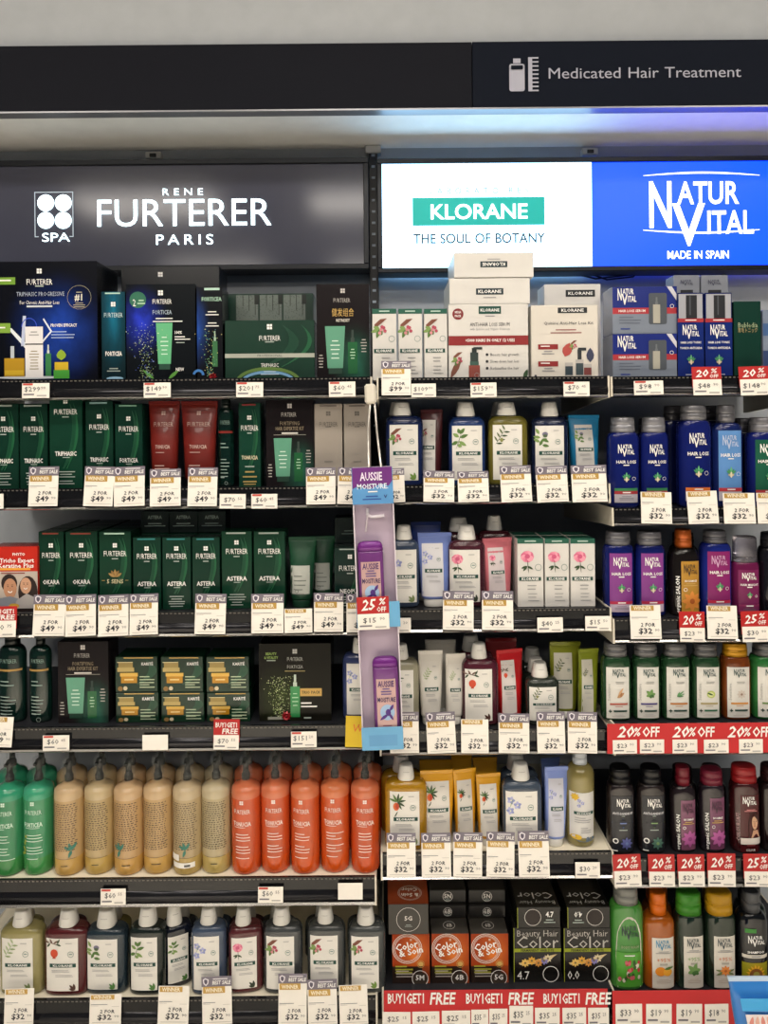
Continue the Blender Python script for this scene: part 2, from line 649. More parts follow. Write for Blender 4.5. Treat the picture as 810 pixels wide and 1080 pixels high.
# ------------------------------------------------------------------ shelves
for key, (rx, t, b) in LIP.items():
    bay = key[0]
    x0, x1 = UX(BAYX[bay][0]), UX(BAYX[bay][1])
    zt_, zb_ = P(rx, t)[1], P(rx, b)[1]
    h = zt_ - zb_
    root = empty('store_shelf', ((x0 + x1) / 2, 0, zt_ - .004))
    w2 = (x1 - x0) / 2
    tag(root, '%s black metal shelf with glossy price rail under the %s' % (ROWN[key[1]], SIGN[bay]), 'shelf', 'metal shelves under the signs')
    mb = MB(); mb.box(-w2, w2, .006, .40, -.024, 0, CREAM if key in ('A5', 'A6', 'B5') else M(0x24252a, .4)); mb.build('board', root)
    mb = MB()
    mb.prism_x([(.005, .004), (.005, -h * .42), (-.001, -h * .42), (-.001, .004)], -w2, w2, BLACK)
    # row of perforations along the upper strip
    mb.build('front_strip', root)
    mb = MB()
    n = int((x1 - x0) / .0085)
    for i in range(n):
        xx = -w2 + .004 + i * .0085
        mb.box(xx, xx + .0045, -.0016, -.0012, -.0006, .0016, M(0x6a6660, .4, .4))
    o = mb.build('perforations', root); o['kind'] = 'stuff'
    mb = MB()
    z2 = .004 - h
    za_, zb_ = -h * .37, z2 + h * .10
    prof = [(.005, za_)] + [(.0015 - .0072 * math.sin(math.pi * (.10 + .80 * i / 9)), za_ + (zb_ - za_) * i / 9) for i in range(10)] + [(.005, zb_)]
    mb.prism_x(prof, -w2, w2, RAIL)
    for i in range(1, 10):
        mb.sm[i] = True
    mb.build('price_rail', root)
    mb = MB()
    mb.prism_x([(.005, z2 + h * .10), (-.0045, z2 + h * .12), (-.007, z2 + h * .05), (-.004, z2), (.005, z2)], -w2, w2, CHROME)
    mb.build('chrome_trim', root)
    for sx in (-1, 1):                                     # end brackets, deeper towards the back
        e = sx * w2
        mb = MB()
        prof = [(-.002, .004), (-.004, z2 - .001), (.06, z2 - .004), (.38, z2 - .030), (.40, z2 - .030), (.40, .0), (.02, .003)]
        mb.prism_x(prof, e if sx > 0 else e - .0035, e + .0035 if sx > 0 else e, M(0xd9d2c2, .45))
        mb.build('end_bracket', root)

# ------------------------------------------------------------------ builders of goods
WHITE = INK(0xf2f0ec)
OFFW = M(0xe9e6e0, 0.42)
MINT = INK(0xb9d9c8)
GSILV = INK(0xa9b5ae)
DKTXT = INK(0x3a3c42)
MIDTXT = INK(0x8d8d92)
GOLD = INK(0xc9a45a)


def spot(row, px0, px1, pytop, y):
    """centre x, half width, height of something standing on a shelf, from its outline in the photograph"""
    zs = SZ[row]
    pyc = (pytop + LIP[row][1]) / 2
    xa, xb = P(px0, pyc, y)[0], P(px1, pyc, y)[0]
    return (xa + xb) / 2, (xb - xa) / 2, P((px0 + px1) / 2, pytop, y)[1] - zs, zs + .0006


def carton(row, px0, px1, top, desc, cat='carton', y=.03, depth=.05, body=None, printer=None, turn=0, base=0.0, name='hair_care_carton', flap=None, back=False, group=None, roll=0):
    x, hw, h, z = spot(row, px0, px1, top, y)
    h -= base
    root = empty(name, (x, y, z + base), R(turn), R(roll))
    body = body or M(0x12382b, .28)
    hw -= .0006
    mb = MB(); mb.box(-hw, hw, 0, depth, 0, h - .0004, body, .0007); bo = mb.build('carton_body', root)
    mb = MB(); mb.box(-hw + .0012, hw - .0012, .001, depth - .004, h - .0003, h + .0001, flap or body); mb.build('top_flap', root)
    if printer:
        d = Decal(); printer(d, 2 * hw, h)
        if d.v:
            d.build('print', bo)
    later(root, desc, cat, row, back, group)
    return root


def logo4(d, cx, cz, s, mat, layer=3):
    q = s * .46
    for ax in (-1, 1):
        for az in (-1, 1):
            px, pz = cx + ax * s * .27, cz + az * s * .27
            d.rect(px - q / 2, pz - q / 2, px + q / 2, pz + q / 2, mat, layer)


def swoosh(d, w, h, mats):
    """two pale green ribbons printed on the carton, bending up its side"""
    for k, (mt, x0, wd) in enumerate(mats):
        v, f = [], []
        for i in range(11):
            t = i / 10
            z = h * (.22 + .70 * t)
            x = w * (x0 - .34 * (t - .55) ** 2 * 2 + .16 * t)
            ww = w * wd * math.sin(math.pi * min(1, .08 + t * .92)) + .0004
            v += [d.pt(min(x, w * .49), z, 1 + k), d.pt(min(x + ww, w * .495), z, 1 + k)]
            if i:
                f.append((2 * i - 2, 2 * i - 1, 2 * i + 1, 2 * i))
        d.add(v, f, mt)


G1, G2 = M(0x15452f, .28), M(0x1f5a3a, .28)


def fprint(nm, strip=None, ink=WHITE, sw=True, lz=.80, tz=.70, nz=.33, sub=True, fw=.72, nw=None, sink=None):
    def go(d, w, h):
        if sw:
            swoosh(d, w, h, [(G1, .10, .20), (G2, .22, .07)])
        if strip:
            d.rect(-.34 * w, h * .965, .30 * w, h * .985, strip, 2)
        logo4(d, 0, h * lz + .004, .0085 if w > .04 else .007, ink)
        d.text('FURTERER', 0, h * tz, .0105 if w > .04 else .0085, ink, fw * w, 3)
        d.rect(-.1 * w, h * tz - .0115, .1 * w, h * tz - .0095, sink or GSILV, 3)
        if nm:
            d.text(nm, 0, h * nz, .0085, ink, nw or min(.66 * w, .0072 * len(nm)), 3, 'b')
            d.rect(-.1 * w, h * nz - .0085, .12 * w, h * nz - .007, sink or GSILV, 3)
        if sub:
            d.lines(0, h * .19, .62 * w, 3, .0052, .0018, sink or GSILV, seed=int(h * 9e4))
            d.lines(0, h * .09, .55 * w, 2, .0052, .0018, sink or GSILV, seed=int(h * 7e4))
    return go


# ---- two-thirds-flat shampoo bottle with a tapered white cap
def plant(d, kind, x, z, s, lay=3):
    g1, g2, g3 = INK(0x55763a), INK(0x7d9a56), INK(0x33492b)
    if kind == 'quinine':
        d.poly([(x - .5 * s, z + .55 * s), (x - .05 * s, z + .95 * s), (x + .45 * s, z + 1.0 * s), (x + .02 * s, z + .62 * s), (x - .5 * s, z + .22 * s)], INK(0x7b4a3a), lay)
        for a, ln in ((200, .7), (250, .75), (290, .5), (160, .5)):
            d.leaf(x - .1 * s, z + .2 * s, ln * s, .30 * s, a, g1 if a % 20 else g2, lay)
        for ox, oz in ((0, .15), (.2, .3), (.3, .05), (.08, .36), (-.1, -.1)):
            d.ell(x + ox * s, z + oz * s, .13 * s, .13 * s, INK(0xb0485c if ox > .05 else 0xd08a8f), lay + 1, 9)
    elif kind == 'nettle':
        d.leaf(x - .3 * s, z - .75 * s, 1.5 * s, .05 * s, 72, g3, lay)
        for k, (ox, oz, a, ln) in enumerate(((0, .2, 20, .75), (-.05, .25, 150, .6), (.0, .5, 50, .65), (-.1, -.1, 330, .75), (-.15, -.1, 210, .6), (-.2, -.4, 340, .4), (0, .55, 110, .45))):
            d.leaf(x + ox * s, z + oz * s, ln * s, .3 * s, a, (g1, g2)[k % 2], lay + 1)
    elif kind in ('olive', 'sprig'):
        c = (g3, INK(0x5d6b40)) if kind == 'olive' else (INK(0x8aa06a), INK(0xa9b98c))
        d.leaf(x - .45 * s, z - .5 * s, 1.6 * s, .05 * s, 58, c[0], lay)
        for k in range(8):
            t = k / 7
            d.leaf(x + (-.35 + .75 * t) * s, z + (-.35 + 1.15 * t) * s, .55 * s, .15 * s, 58 + (62 if k % 2 else -58), c[k % 2], lay + 1)
        if kind == 'olive':
            d.ell(x + .1 * s, z - .05 * s, .14 * s, .19 * s, INK(0x8d8f52), lay + 2, 10)
    elif kind == 'thistle':
        for k, (ox, oz, a) in enumerate(((-.3, -.5, 60), (-.25, -.2, 150), (-.2, -.1, 20), (-.2, .2, 170), (0, .1, 330), (-.3, .5, 120), (-.05, -.45, 350))):
            d.leaf(x + ox * s, z + oz * s, .6 * s, .27 * s, a, (g1, g2)[k % 2], lay)
        d.ell(x + .2 * s, z + .5 * s, .26 * s, .2 * s, INK(0x75708a), lay + 1, 10)
        d.ell(x + .2 * s, z + .36 * s, .2 * s, .14 * s, INK(0x4d5f44), lay + 2, 10)
    elif kind == 'pomegranate':
        d.leaf(x - .5 * s, z + .9 * s, 1.2 * s, .07 * s, -15, INK(0x5a4030), lay)
        for k, (ox, oz, a) in enumerate(((-.3, .8, 230), (0, .8, 30), (.2, .75, 340), (-.1, .75, 120), (.3, .75, 60), (-.4, .8, 160))):
            d.leaf(x + ox * s, z + oz * s, .5 * s, .16 * s, a, (g3, INK(0x6a4a3c))[k % 2], lay)
        d.ell(x + .05 * s, z - .05 * s, .33 * s, .36 * s, INK(0xc9482a), lay + 1, 14)
        d.poly([(x - .12 * s, z - .5 * s), (x + .2 * s, z - .5 * s), (x + .1 * s, z - .3 * s), (x, z - .3 * s)], INK(0xb53d22), lay + 1)
    elif kind == 'mango':
        for k, a in enumerate((10, 45, 80, 120, 330, 160, 300)):
            d.leaf(x, z + .35 * s, .75 * s, .19 * s, a, (g3, g1)[k % 2], lay)
        d.ell(x - .1 * s, z - .05 * s, .26 * s, .34 * s, INK(0xd9692e), lay + 1, 12)
        d.ell(x - .02 * s, z - .02 * s, .16 * s, .24 * s, INK(0xb8432c), lay + 2, 12)
        d.leaf(x - .25 * s, z - .95 * s, .6 * s, .1 * s, 60, g3, lay)
    elif kind == 'flax':
        for k, (ox, oz) in enumerate(((-.25, .45), (.3, .05), (-.3, -.45))):
            for a in range(5):
                d.leaf(x + ox * s, z + oz * s, .36 * s, .27 * s, 72 * a + 20 * k, INK((0x8f97c9, 0xb1b4dd)[a % 2]), lay)
            d.ell(x + ox * s, z + oz * s, .07 * s, .07 * s, INK(0xe8e4b0), lay + 1, 8)
        d.leaf(x - .35 * s, z - .2 * s, .9 * s, .05 * s, 70, g2, lay)
    elif kind == 'peony':
        for k in range(9):
            d.ell(x + .26 * s * math.cos(.7 * k), z + .4 * s + .22 * s * math.sin(.7 * k), .24 * s, .22 * s, INK((0xe58aa3, 0xd9708f, 0xef9fb2)[k % 3]), lay, 10)
        d.ell(x, z + .42 * s, .2 * s, .18 * s, INK(0xcf5b80), lay + 1, 10)
        d.leaf(x + .1 * s, z - .9 * s, 1.1 * s, .06 * s, 95, g3, lay)
        for a in (200, 330, 230):
            d.leaf(x, z - .3 * s, .5 * s, .16 * s, a, g3, lay)


BAND = INK(0x12463c)


def kl_print(d, x0, x1, z0, z1, kind, sprig=True, small=False):
    w, h = x1 - x0, z1 - z0
    cx = (x0 + x1) / 2
    plant(d, kind, x0 + .25 * w, z0 + .735 * h, min(.40 * w, .22 * h))
    d.lines(x0 + .62 * w, z1 - .085 * h, .30 * w, 1, .004, .0013, INK(0xa6a6a6), 3, 'l', 3)
    d.ring(x0 + .78 * w, z0 + .70 * h, .095 * w, .010 * w + .0003, INK(0x6f8a84), 3)
    d.rect(x0 + .73 * w, z0 + .695 * h, x0 + .83 * w, z0 + .712 * h, INK(0x6f8a84), 3)
    d.rect(x0 + .12 * w, z0 + .455 * h, x0 + .94 * w, z0 + .525 * h, BAND, 3)
    d.text('KLORANE', x0 + .53 * w, z0 + .49 * h, .040 * h, WHITE, .62 * w, 4, 'b')
    d.lines(x0 + .18 * w, z0 + .40 * h, .70 * w, 2, .026 * h, .008 * h, INK(0x98989a), 3, 'l', 11)
    d.lines(x0 + .30 * w, z0 + .31 * h, .62 * w, 2, .026 * h, .008 * h, INK(0xa5a5a8), 3, 'l', 5)
    if sprig:
        g = {'quinine': 0x6f8f3f, 'nettle': 0x4d7a3a, 'thistle': 0x5a8a4a, 'pomegranate': 0x4a2a20, 'peony': 0x2f3a2c, 'olive': 0x4f5a35}.get(kind, 0x7a8a58)
        for a, l in ((100, .16), (135, .18), (165, .14)):
            d.leaf(x1 - .10 * w, z0 + .02 * h, l * h * .8, .05 * h, a, INK(g), 3)


CAPW = M(0xdedcd6, .38)


def shampoo(row, px0, px1, cx0, cx1, captop, bodytop, col, kind, desc, y=None, turn=0, lab=(-.82, .62), back=False, group=None, nolabel=False, trans=.25, base_lift=0):
    """flat-fronted shampoo bottle: rounded shoulders, tapered flip cap, paper-white label with a botanical print"""
    y = y if y is not None else .030
    x, hw, hb, z = spot(row, px0, px1, bodytop, y)
    b = min(hw * .62, .021)
    root = empty('shampoo_bottle', (x, y + b, z), R(turn))
    htot = P((cx0 + cx1) / 2, captop, y)[1] - SZ[row]
    mat = M(col, .16, 0, trans, 0, .05, .3)
    n = 3.2
    mb = MB()
    rs = min(.017, hb * .16)
    sec = [(0, hw * .90, b * .86), (.003, hw * .98, b * .97), (.007, hw, b)] + [(hb - rs + rs * math.sin(t), hw * (.62 + .38 * math.cos(t)), b * (.62 + .38 * math.cos(t))) for t in (0, .35, .7, 1.0, 1.25, 1.5)]
    sec += [(hb + .001, hw * .40, min(b * .62, hw * .4))]
    mb.loft(sec, mat, n, 32)
    bo = mb.build('bottle_body', root)
    cr = abs(P(cx1, captop, y)[0] - P(cx0, captop, y)[0]) / 2
    ccx = (P(cx0, captop, y)[0] + P(cx1, captop, y)[0]) / 2 - x
    ccx = max(-hw * .3, min(hw * .3, ccx))
    hc = htot - hb
    mb = MB()
    crb = min(cr, b * .98)
    mb.loft([(hb + .0012, cr * .96, crb * .96, 0, ccx), (hb + .003, cr, crb, 0, ccx), (hb + hc * .55, cr * .88, crb * .9, 0, ccx), (hb + hc * .90, cr * .76, crb * .8, 0, ccx), (hb + hc * .98, cr * .70, crb * .74, 0, ccx), (hb + hc, cr * .55, crb * .55, 0, ccx)], CAPW, 2.3, 24)
    cp = mb.build('flip_cap', root)
    d = Decal(lambda xx, zz: -crb * .93 * (1 - min(.99, abs(xx - ccx) / cr) ** 2) ** .5)
    d.rect(ccx - cr * .35, hb + hc * .60, ccx + cr * .35, hb + hc * .63, M(0xa9a7a2, .4), 1)
    d.build('lid_seam', cp)
    if not nolabel:
        def f(xx, zz):
            return -b * (1 - min(.9995, abs(xx) / hw) ** n) ** (1 / n)
        x0, x1 = lab[0] * hw, lab[1] * hw
        z0, z1 = .011, hb - rs * 1.05
        d = Decal(f); d.rect(x0, z0, x1, z1, M(0xe4e1da, .45), 1); lo = d.build('label', bo)
        lo['label'] = 'white front label with botanical print'
        d = Decal(f); kl_print(d, x0, x1, z0, z1, kind); d.build('print', lo)
        if turn > 14:
            d = Decal(f); d.rect(hw * .80, hb * .45, hw * .93, hb * .60, OFFW, 2); d.rect(hw * .80, hb * .62, hw * .93, hb * .75, OFFW, 2); d.build('side_sticker', bo)
    later(root, desc, 'bottle', row, back, group)
    return root


def tube(row, px0, px1, top, col, kind, desc, y=.03, turn=0, lean=0, roll=0, lab=(-.80, .62), back=False, capcol=0xe6e4de, labcol=0xdedbd6, cat='tube', printer=None, bottom=.80, trans=0, nolabel=False, group=None, caph=.016, rough=.3, name='conditioner_tube'):
    """soft tube standing on its cap, sealed flat and wide at the top"""
    x, hw, h, z = spot(row, px0, px1, top, y)
    b = min(.020, hw * .7)
    root = empty(name, (x, y + b, z), R(turn), R(roll), R(lean))
    mat = M(col, rough, 0, trans, 0, .04, .2)
    mb = MB()
    mb.loft([(0, hw * .62, b * .84), (.002, hw * .66, b * .9), (caph - .001, hw * .68, b * .92), (caph, hw * .66, b * .9)], M(capcol, .35), 2.2, 26)
    mb.build('screw_cap', root)
    prof = [(caph + .0003, hw * (bottom - .06), b * .93), (caph + .003, hw * bottom, b * .99), (h * .30, hw * (bottom + .04), b * .93), (h * .55, hw * (bottom + .10), b * .72), (h * .80, hw * (bottom + .16), b * .38), (h - .010, hw * .99, .0016), (h, hw, .0012)]
    mb = MB(); mb.loft(prof, mat, 2.4, 30); bo = mb.build('tube_body', root)
    mb = MB(); mb.box(-hw * .995, hw * .995, -.0022, .0022, h - .0075, h + .0004, mat, .0006); mb.build('crimped_seal', root)

    def f(xx, zz):
        for p, q in zip(prof, prof[1:]):
            if zz <= q[0] or q is prof[-1]:
                t = max(0, min(1, (zz - p[0]) / (q[0] - p[0])))
                a_, b_ = p[1] + (q[1] - p[1]) * t, p[2] + (q[2] - p[2]) * t
                return -b_ * (1 - min(.9995, abs(xx) / a_) ** 2.4) ** (1 / 2.4)
    if not nolabel:
        if printer:
            d = Decal(f, .0005); printer(d, 2 * hw, h); d.build('print', bo)
        else:
            x0, x1, z0, z1 = lab[0] * hw * .9, lab[1] * hw * .9, caph + .006, h * .86
            d = Decal(f, .0005); d.rect(x0, z0, x1, z1, M(labcol, .45), 1); lo = d.build('label', bo)
            lo['label'] = 'white front label with botanical print'
            d = Decal(f, .0005); d.step = .0005; kl_print(d, x0, x1, z0, z1, kind, False); d.build('print', lo)
    later(root, desc, cat, row, back, group)
    return root


def oval(row, px0, px1, cx0, cx1, captop, bodytop, col, capcol, desc, printer=None, y=.03, turn=0, back=False, n=2.6, shoulder=.35, capmetal=.35, trans=.15, depth=None, capn=2.4, group=None, capclear=False, waist=0.0, lidfrac=.5):
    """oval shampoo bottle with a broad flip-top cap; printer draws on its front"""
    x, hw, hb, z = spot(row, px0, px1, bodytop, y)
    b = depth or min(hw * .72, .024)
    root = empty('shampoo_bottle', (x, y + b, z), R(turn))
    htot = P((cx0 + cx1) / 2, captop, y)[1] - SZ[row]
    ca = abs(P(cx1, captop, y)[0] - P(cx0, captop, y)[0]) / 2
    cb = min(ca, b * .94)
    mat = M(col, .14, 0, trans, 0, .05, .4)
    rs = .012 + shoulder * .02
    r1, r1b = ca / hw * .97, cb / b * .97
    sec = [(0, hw * .88, b * .85), (.003, hw * .97, b * .96), (.008, hw, b), (hb * .45, hw * (1 - waist), b * (1 - waist)), (hb - rs, hw, b)]
    for t in (.3, .6, .9, 1.2, 1.5):
        c = math.cos(t)
        sec.append((hb - rs + rs * math.sin(t), hw * (r1 + (1 - r1) * c), b * (r1b + (1 - r1b) * c)))
    mb = MB(); mb.loft(sec, mat, n, 32); bo = mb.build('bottle_body', root)
    hc = htot - hb
    cm = M(capcol, .12, 0, .85, 0, 0) if capclear else M(capcol, .28, capmetal)
    mb = MB(); mb.loft([(hb + .0006, ca, cb), (hb + hc * lidfrac - .0006, ca * .985, cb * .985), (hb + hc * lidfrac, ca * .95, cb * .95)], cm, capn, 26); cp = mb.build('cap_collar', root)
    mb = MB(); mb.loft([(hb + hc * lidfrac + .0002, ca * .95, cb * .95), (hb + hc * lidfrac + .001, ca * .98, cb * .98), (hb + hc * .93, ca * .94, cb * .94), (hb + hc * .985, ca * .89, cb * .89), (hb + hc, ca * .75, cb * .75)], cm, capn, 26); mb.build('cap_lid', root)
    if printer:
        def f(xx, zz):
            return -b * (1 - min(.9995, abs(xx) / hw) ** n) ** (1 / n) * (1 if waist == 0 else 1)
        d = Decal(f, .0005); printer(d, 2 * hw, hb - rs * .6); d.build('print', bo)
    later(root, desc, 'bottle', row, back, group)
    return root


def star(d, cx, cz, s, lay=3):
    for a in (90, 60, 120, 35, 145):
        d.leaf(cx, cz, s * (1 if a == 90 else .8), s * .3, a, INK(0x3f8a5a if a != 90 else 0x62b07a), lay + 1)
    d.ell(cx, cz - .1 * s, s * .40, s * .22, INK(0xb9a98a), lay)
    d.ell(cx, cz - .1 * s, s * .14, s * .4, INK(0xd8cdb6), lay + 1)


def nv_loss(panel=None, band=0xa02c34, band2=None, bottom=0xb9b4bd, txt='HAIR LOSS', logo=WHITE, head=0.0, px=.74):
    def go(d, w, h):
        if panel is not None:
            d.rect(-px / 2 * w, .09 * h, px / 2 * w, .97 * h, M(panel, .25, var=.15), 1)
        nv_logo(d, 0, .83 * h, .54 * w, .18 * h, logo)
        d.text(txt, 0, .66 * h, .042 * h, WHITE, .64 * w, 4, 'b')
        d.lines(0, .62 * h, .3 * w, 1, .004, .002, WHITE)
        star(d, 0, .42 * h, .095 * h)
        d.ring(.24 * w, .42 * h, .026 * h, .0006, WHITE, 4, 14)
        d.rect(-.37 * w, .20 * h, .37 * w, .245 * h, INK(band), 3)
        d.lines(0, .232 * h, .42 * w, 1, .004, .0025, WHITE, 4)
        if band2:
            d.rect(-.37 * w, .245 * h, .37 * w, .285 * h, INK(band2), 3)
        d.rect(-.37 * w, .08 * h, .37 * w, .20 * h, M(bottom, .3), 2)
        d.lines(0, .17 * h, .5 * w, 3, .022 * h, .007 * h, INK(0x6b6a72), 3)
    return go


def nv_sens(colour, col2, pic):
    def go(d, w, h):
        x0, x1 = -.40 * w, .37 * w
        d.rect(x0, .05 * h, x1, .93 * h, M(0xd8d6cf, .4), 1)
        nv_logo(d, .02 * w, .83 * h, .46 * w, .16 * h, INK(0x2e4a4a))
        d.text('Sensitive', x0 + .075 * w, .50 * h, .045 * h, INK(0x9a9a96), .30 * h, 3, 'n', rot=90)
        d.lines(.04 * w, .68 * h, .44 * w, 2, .024 * h, .008 * h, INK(0x8b8b88), 3, 'c', 4)
        pic(d, .06 * w, .46 * h, .30 * w)
        d.rect(-.30 * w, .285 * h, .30 * w, .315 * h, INK(colour), 3)
        d.lines(.0, .26 * h, .42 * w, 1, .01, .009 * h, INK(colour), 3)
        d.rect(-.34 * w, .165 * h, -.24 * w, .185 * h, INK(0x1e3a30), 3)
        d.rect(-.30 * w, .145 * h, -.275 * w, .205 * h, INK(0x1e3a30), 3)
        d.rect(-.18 * w, .165 * h, .28 * w, .195 * h, INK(col2), 3)
        d.lines(0, .12 * h, .5 * w, 2, .024 * h, .007 * h, INK(0xb5b3ae), 3)
    return go


def pic_root(d, x, z, s):
    d.leaf(x - .4 * s, z - .35 * s, 1.0 * s, .42 * s, 35, INK(0xb98a5e), 3); d.leaf(x - .3 * s, z - .1 * s, 1.1 * s, .25 * s, 55, INK(0xd0a67c), 4); d.leaf(x, z - .3 * s, .6 * s, .22 * s, 80, INK(0x9a6a45), 4)


def pic_leaves(d, x, z, s):
    for a, l in ((10, .6), (75, .7), (140, .7), (200, .6), (320, .5), (265, .45)):
        d.leaf(x, z, l * s, .38 * s, a, INK((0x3f6b34, 0x6b9350)[l > .55]), 3)


def pic_aloe(d, x, z, s):
    for a, l in ((20, 1.0), (40, 1.1), (5, .8), (60, .7)):
        d.leaf(x - .45 * s, z - .25 * s, l * s, .17 * s, a, INK((0x3c6e46, 0x5f9460)[a > 15]), 3)


def pic_lime(d, x, z, s):
    d.ell(x, z, .5 * s, .42 * s, INK(0xb9c96a), 3); d.ell(x - .05 * s, z, .33 * s, .27 * s, INK(0xdde3a2), 4); d.leaf(x - .5 * s, z + .2 * s, .8 * s, .2 * s, -20, INK(0x3c5a30), 5)


def pic_flower(d, x, z, s, c=0xc9bfb4, cc=0x8f7a6a):
    for a in range(0, 360, 45):
        d.leaf(x, z, .55 * s, .28 * s, a, INK(c), 3)
    d.ell(x, z, .14 * s, .14 * s, INK(cc), 4, 9)


# ---- tall clear spray bottle with a dark pump under a clear hood
def sprayer(row, pxc, col, kind, desc, y, back=False, group=None, seed=0, wpx=31.4, turn=0):
    rr = random.Random(seed)
    x, hw, hb, z = spot(row, pxc - wpx / 2, pxc + wpx / 2, 831 if row == 'A5' else 831, y)
    hb = .1765
    r = hw - .0004
    root = empty('spray_bottle', (x, y + r, z), R(turn))
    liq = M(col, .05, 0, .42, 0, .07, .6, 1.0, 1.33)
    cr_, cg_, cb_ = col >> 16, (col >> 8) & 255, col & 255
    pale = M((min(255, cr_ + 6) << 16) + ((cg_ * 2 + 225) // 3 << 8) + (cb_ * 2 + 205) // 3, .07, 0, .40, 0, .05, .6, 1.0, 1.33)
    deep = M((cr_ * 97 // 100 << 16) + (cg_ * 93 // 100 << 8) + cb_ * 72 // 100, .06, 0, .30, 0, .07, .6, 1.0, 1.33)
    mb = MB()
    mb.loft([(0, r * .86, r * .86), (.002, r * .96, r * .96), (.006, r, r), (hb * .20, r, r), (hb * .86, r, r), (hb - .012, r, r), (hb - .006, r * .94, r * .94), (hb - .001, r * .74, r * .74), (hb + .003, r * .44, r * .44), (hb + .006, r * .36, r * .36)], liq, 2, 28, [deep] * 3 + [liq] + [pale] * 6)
    bo = mb.build('bottle_body', root)
    PB = M(0x121716, .25)
    mb = MB()
    mb.loft([(hb + .0062, .0085, .0085), (hb + .017, .0085, .0085), (hb + .019, .0065, .0065), (hb + .025, .0060, .0060)], PB, 2, 18)
    mb.build('pump_collar', root)
    mb = MB()
    mb.loft([(hb + .0252, .0055, .0055), (hb + .036, .0058, .0065), (hb + .044, .0065, .0075), (hb + .048, .005, .006)], PB, 2.4, 16)
    mb.box(-.003, .003, -.019, -.006, hb + .041, hb + .047, PB, .001)
    mb.build('spray_head', root)
    mb = MB()
    mb.loft([(hb + .0065, .0125, .0125), (hb + .048, .0128, .0128), (hb + .052, .0115, .0115), (hb + .053, .008, .008)], M(0xe6e9e4, .10, 0, 0, 0, 0, 0, .06), 2, 20)
    mb.build('clear_hood', root)
    if not back:
        def f(xx, zz):
            return -r * (1 - min(.9995, abs(xx) / r) ** 2) ** .5
        d = Decal(f, .0004)
        w = 2 * r
        if kind == 'back':
            ink = M(col, .4, var=0)
            dk = INK(0x4c3e30)
            for i in range(22):                       # small print of the back panel seen through the liquid
                zz = hb * (.82 - .025 * i)
                xx = -.40 * w
                while xx < .36 * w:
                    l = rr.uniform(.0015, .005)
                    d.rect(xx, zz, min(xx + l, .40 * w), zz + .0016, dk, 2)
                    xx += l + rr.uniform(.0012, .003)
            d.rect(-.40 * w, hb * .20, .38 * w, hb * .204, dk, 2)
            d.lines(-.1 * w, hb * .13, .35 * w, 1, .004, .0016, INK(0x2f2a22), 3, 'l', seed)
            if seed % 2:
                for a in (60, 110, 150, 250):
                    d.leaf(.05 * w - .2 * w * (seed % 3 - 1), hb * .30, .016, .006, a, INK(0x3f7a68), 3)
            if seed == 7:
                d.rect(-.45 * w, hb * .17, -.18 * w, hb * .24, OFFW, 3); d.rect(-.4 * w, hb * .09, .34 * w, hb * .15, OFFW, 3)
                d.rect(0, hb * .105, .2 * w, hb * .13, INK(0x555555), 4)
        else:
            ink = INK(0xf0e2d8) if kind != 'FORTICEA' else INK(0xcfe8d8)
            logo4(d, .0, hb * .83, .0075, ink)
            d.text('FURTERER', 0, hb * .725, .0085, ink, .56 * w, 2)
            d.text(kind, 0, hb * .585, .0085, ink, .60 * w, 2, 'b')
            d.lines(-.26 * w, hb * .55, .5 * w, 1, .004, .001, ink, 2, 'l', seed)
            for q, n_ in ((.47, 3), (.33, 3), (.20, 1)):
                d.lines(-.22 * w, hb * q, .58 * w, n_, .006, .0015, ink, 2, 'l', seed + n_)
            if kind == 'FORTICEA':
                for k in range(7):
                    d.ell(-.34 * w + rr.uniform(-.05, .1) * w, hb * rr.uniform(.22, .46), .003, .003, INK(0x8f9a3a), 2, 7)
        d.build('print', bo)
    later(root, desc, 'bottle', row, back, group)
    return root


# ---- tags
TAGY = -.0095


def tag_place(px0, px1, py0, py1, lean=-5):
    """foot of a card clipped into the rail, its width and height"""
    xa, zb = P(px0, py1, TAGY); xb = P(px1, py1, TAGY)[0]
    zt = P((px0 + px1) / 2, py0, TAGY)[1]
    return (xa + xb) / 2, zb, abs(xb - xa), zt - zb


def price_print(d, w, h, dol, cents, red):
    d.text('$' + dol, -.12 * w, .60 * h, .30 * h, DKTXT, min(.60 * w, .15 * w * (len(dol) + 1)), 2)
    d.text(cents, .28 * w, .68 * h, .17 * h, INK(0x7a6a6a if red else 0x6a6a6a), .18 * w, 2)
    d.rect(-.44 * w, .20 * h, -.05 * w, .29 * h, INK(0x77747a), 2)
    d.rect(.05 * w, .12 * h, .40 * w, .20 * h, INK(0xb0aca8), 2)
    if red:
        d.rect(-.46 * w, .86 * h, -.10 * w, .985 * h, INK(0xc4483f), 2)


CARD = M(0xf2ede4, .5)


def small_tag(row, px0, px1, py0, py1, dol=None, cents='90', red=True):
    x, z, w, h = tag_place(px0, px1, py0, py1)
    root = empty('price_tag', (x, TAGY, z), 0, R(random.uniform(-.8, .8)), R(-3))
    mb = MB(); mb.box(-w / 2, w / 2, 0, .0012, 0, h, CARD, .0003); c = mb.build('card', root)
    if dol:
        d = Decal(); price_print(d, w, h, dol, cents, red); d.build('print', c)
        later(root, 'small white price tag reading $%s.%s' % (dol, cents), 'price tag', row)
    else:
        later(root, 'blank white price tag', 'price tag', row)


HEADM = M(0x77707c, .45)
GOLDM = M(0xc09a4e, .35, .2)


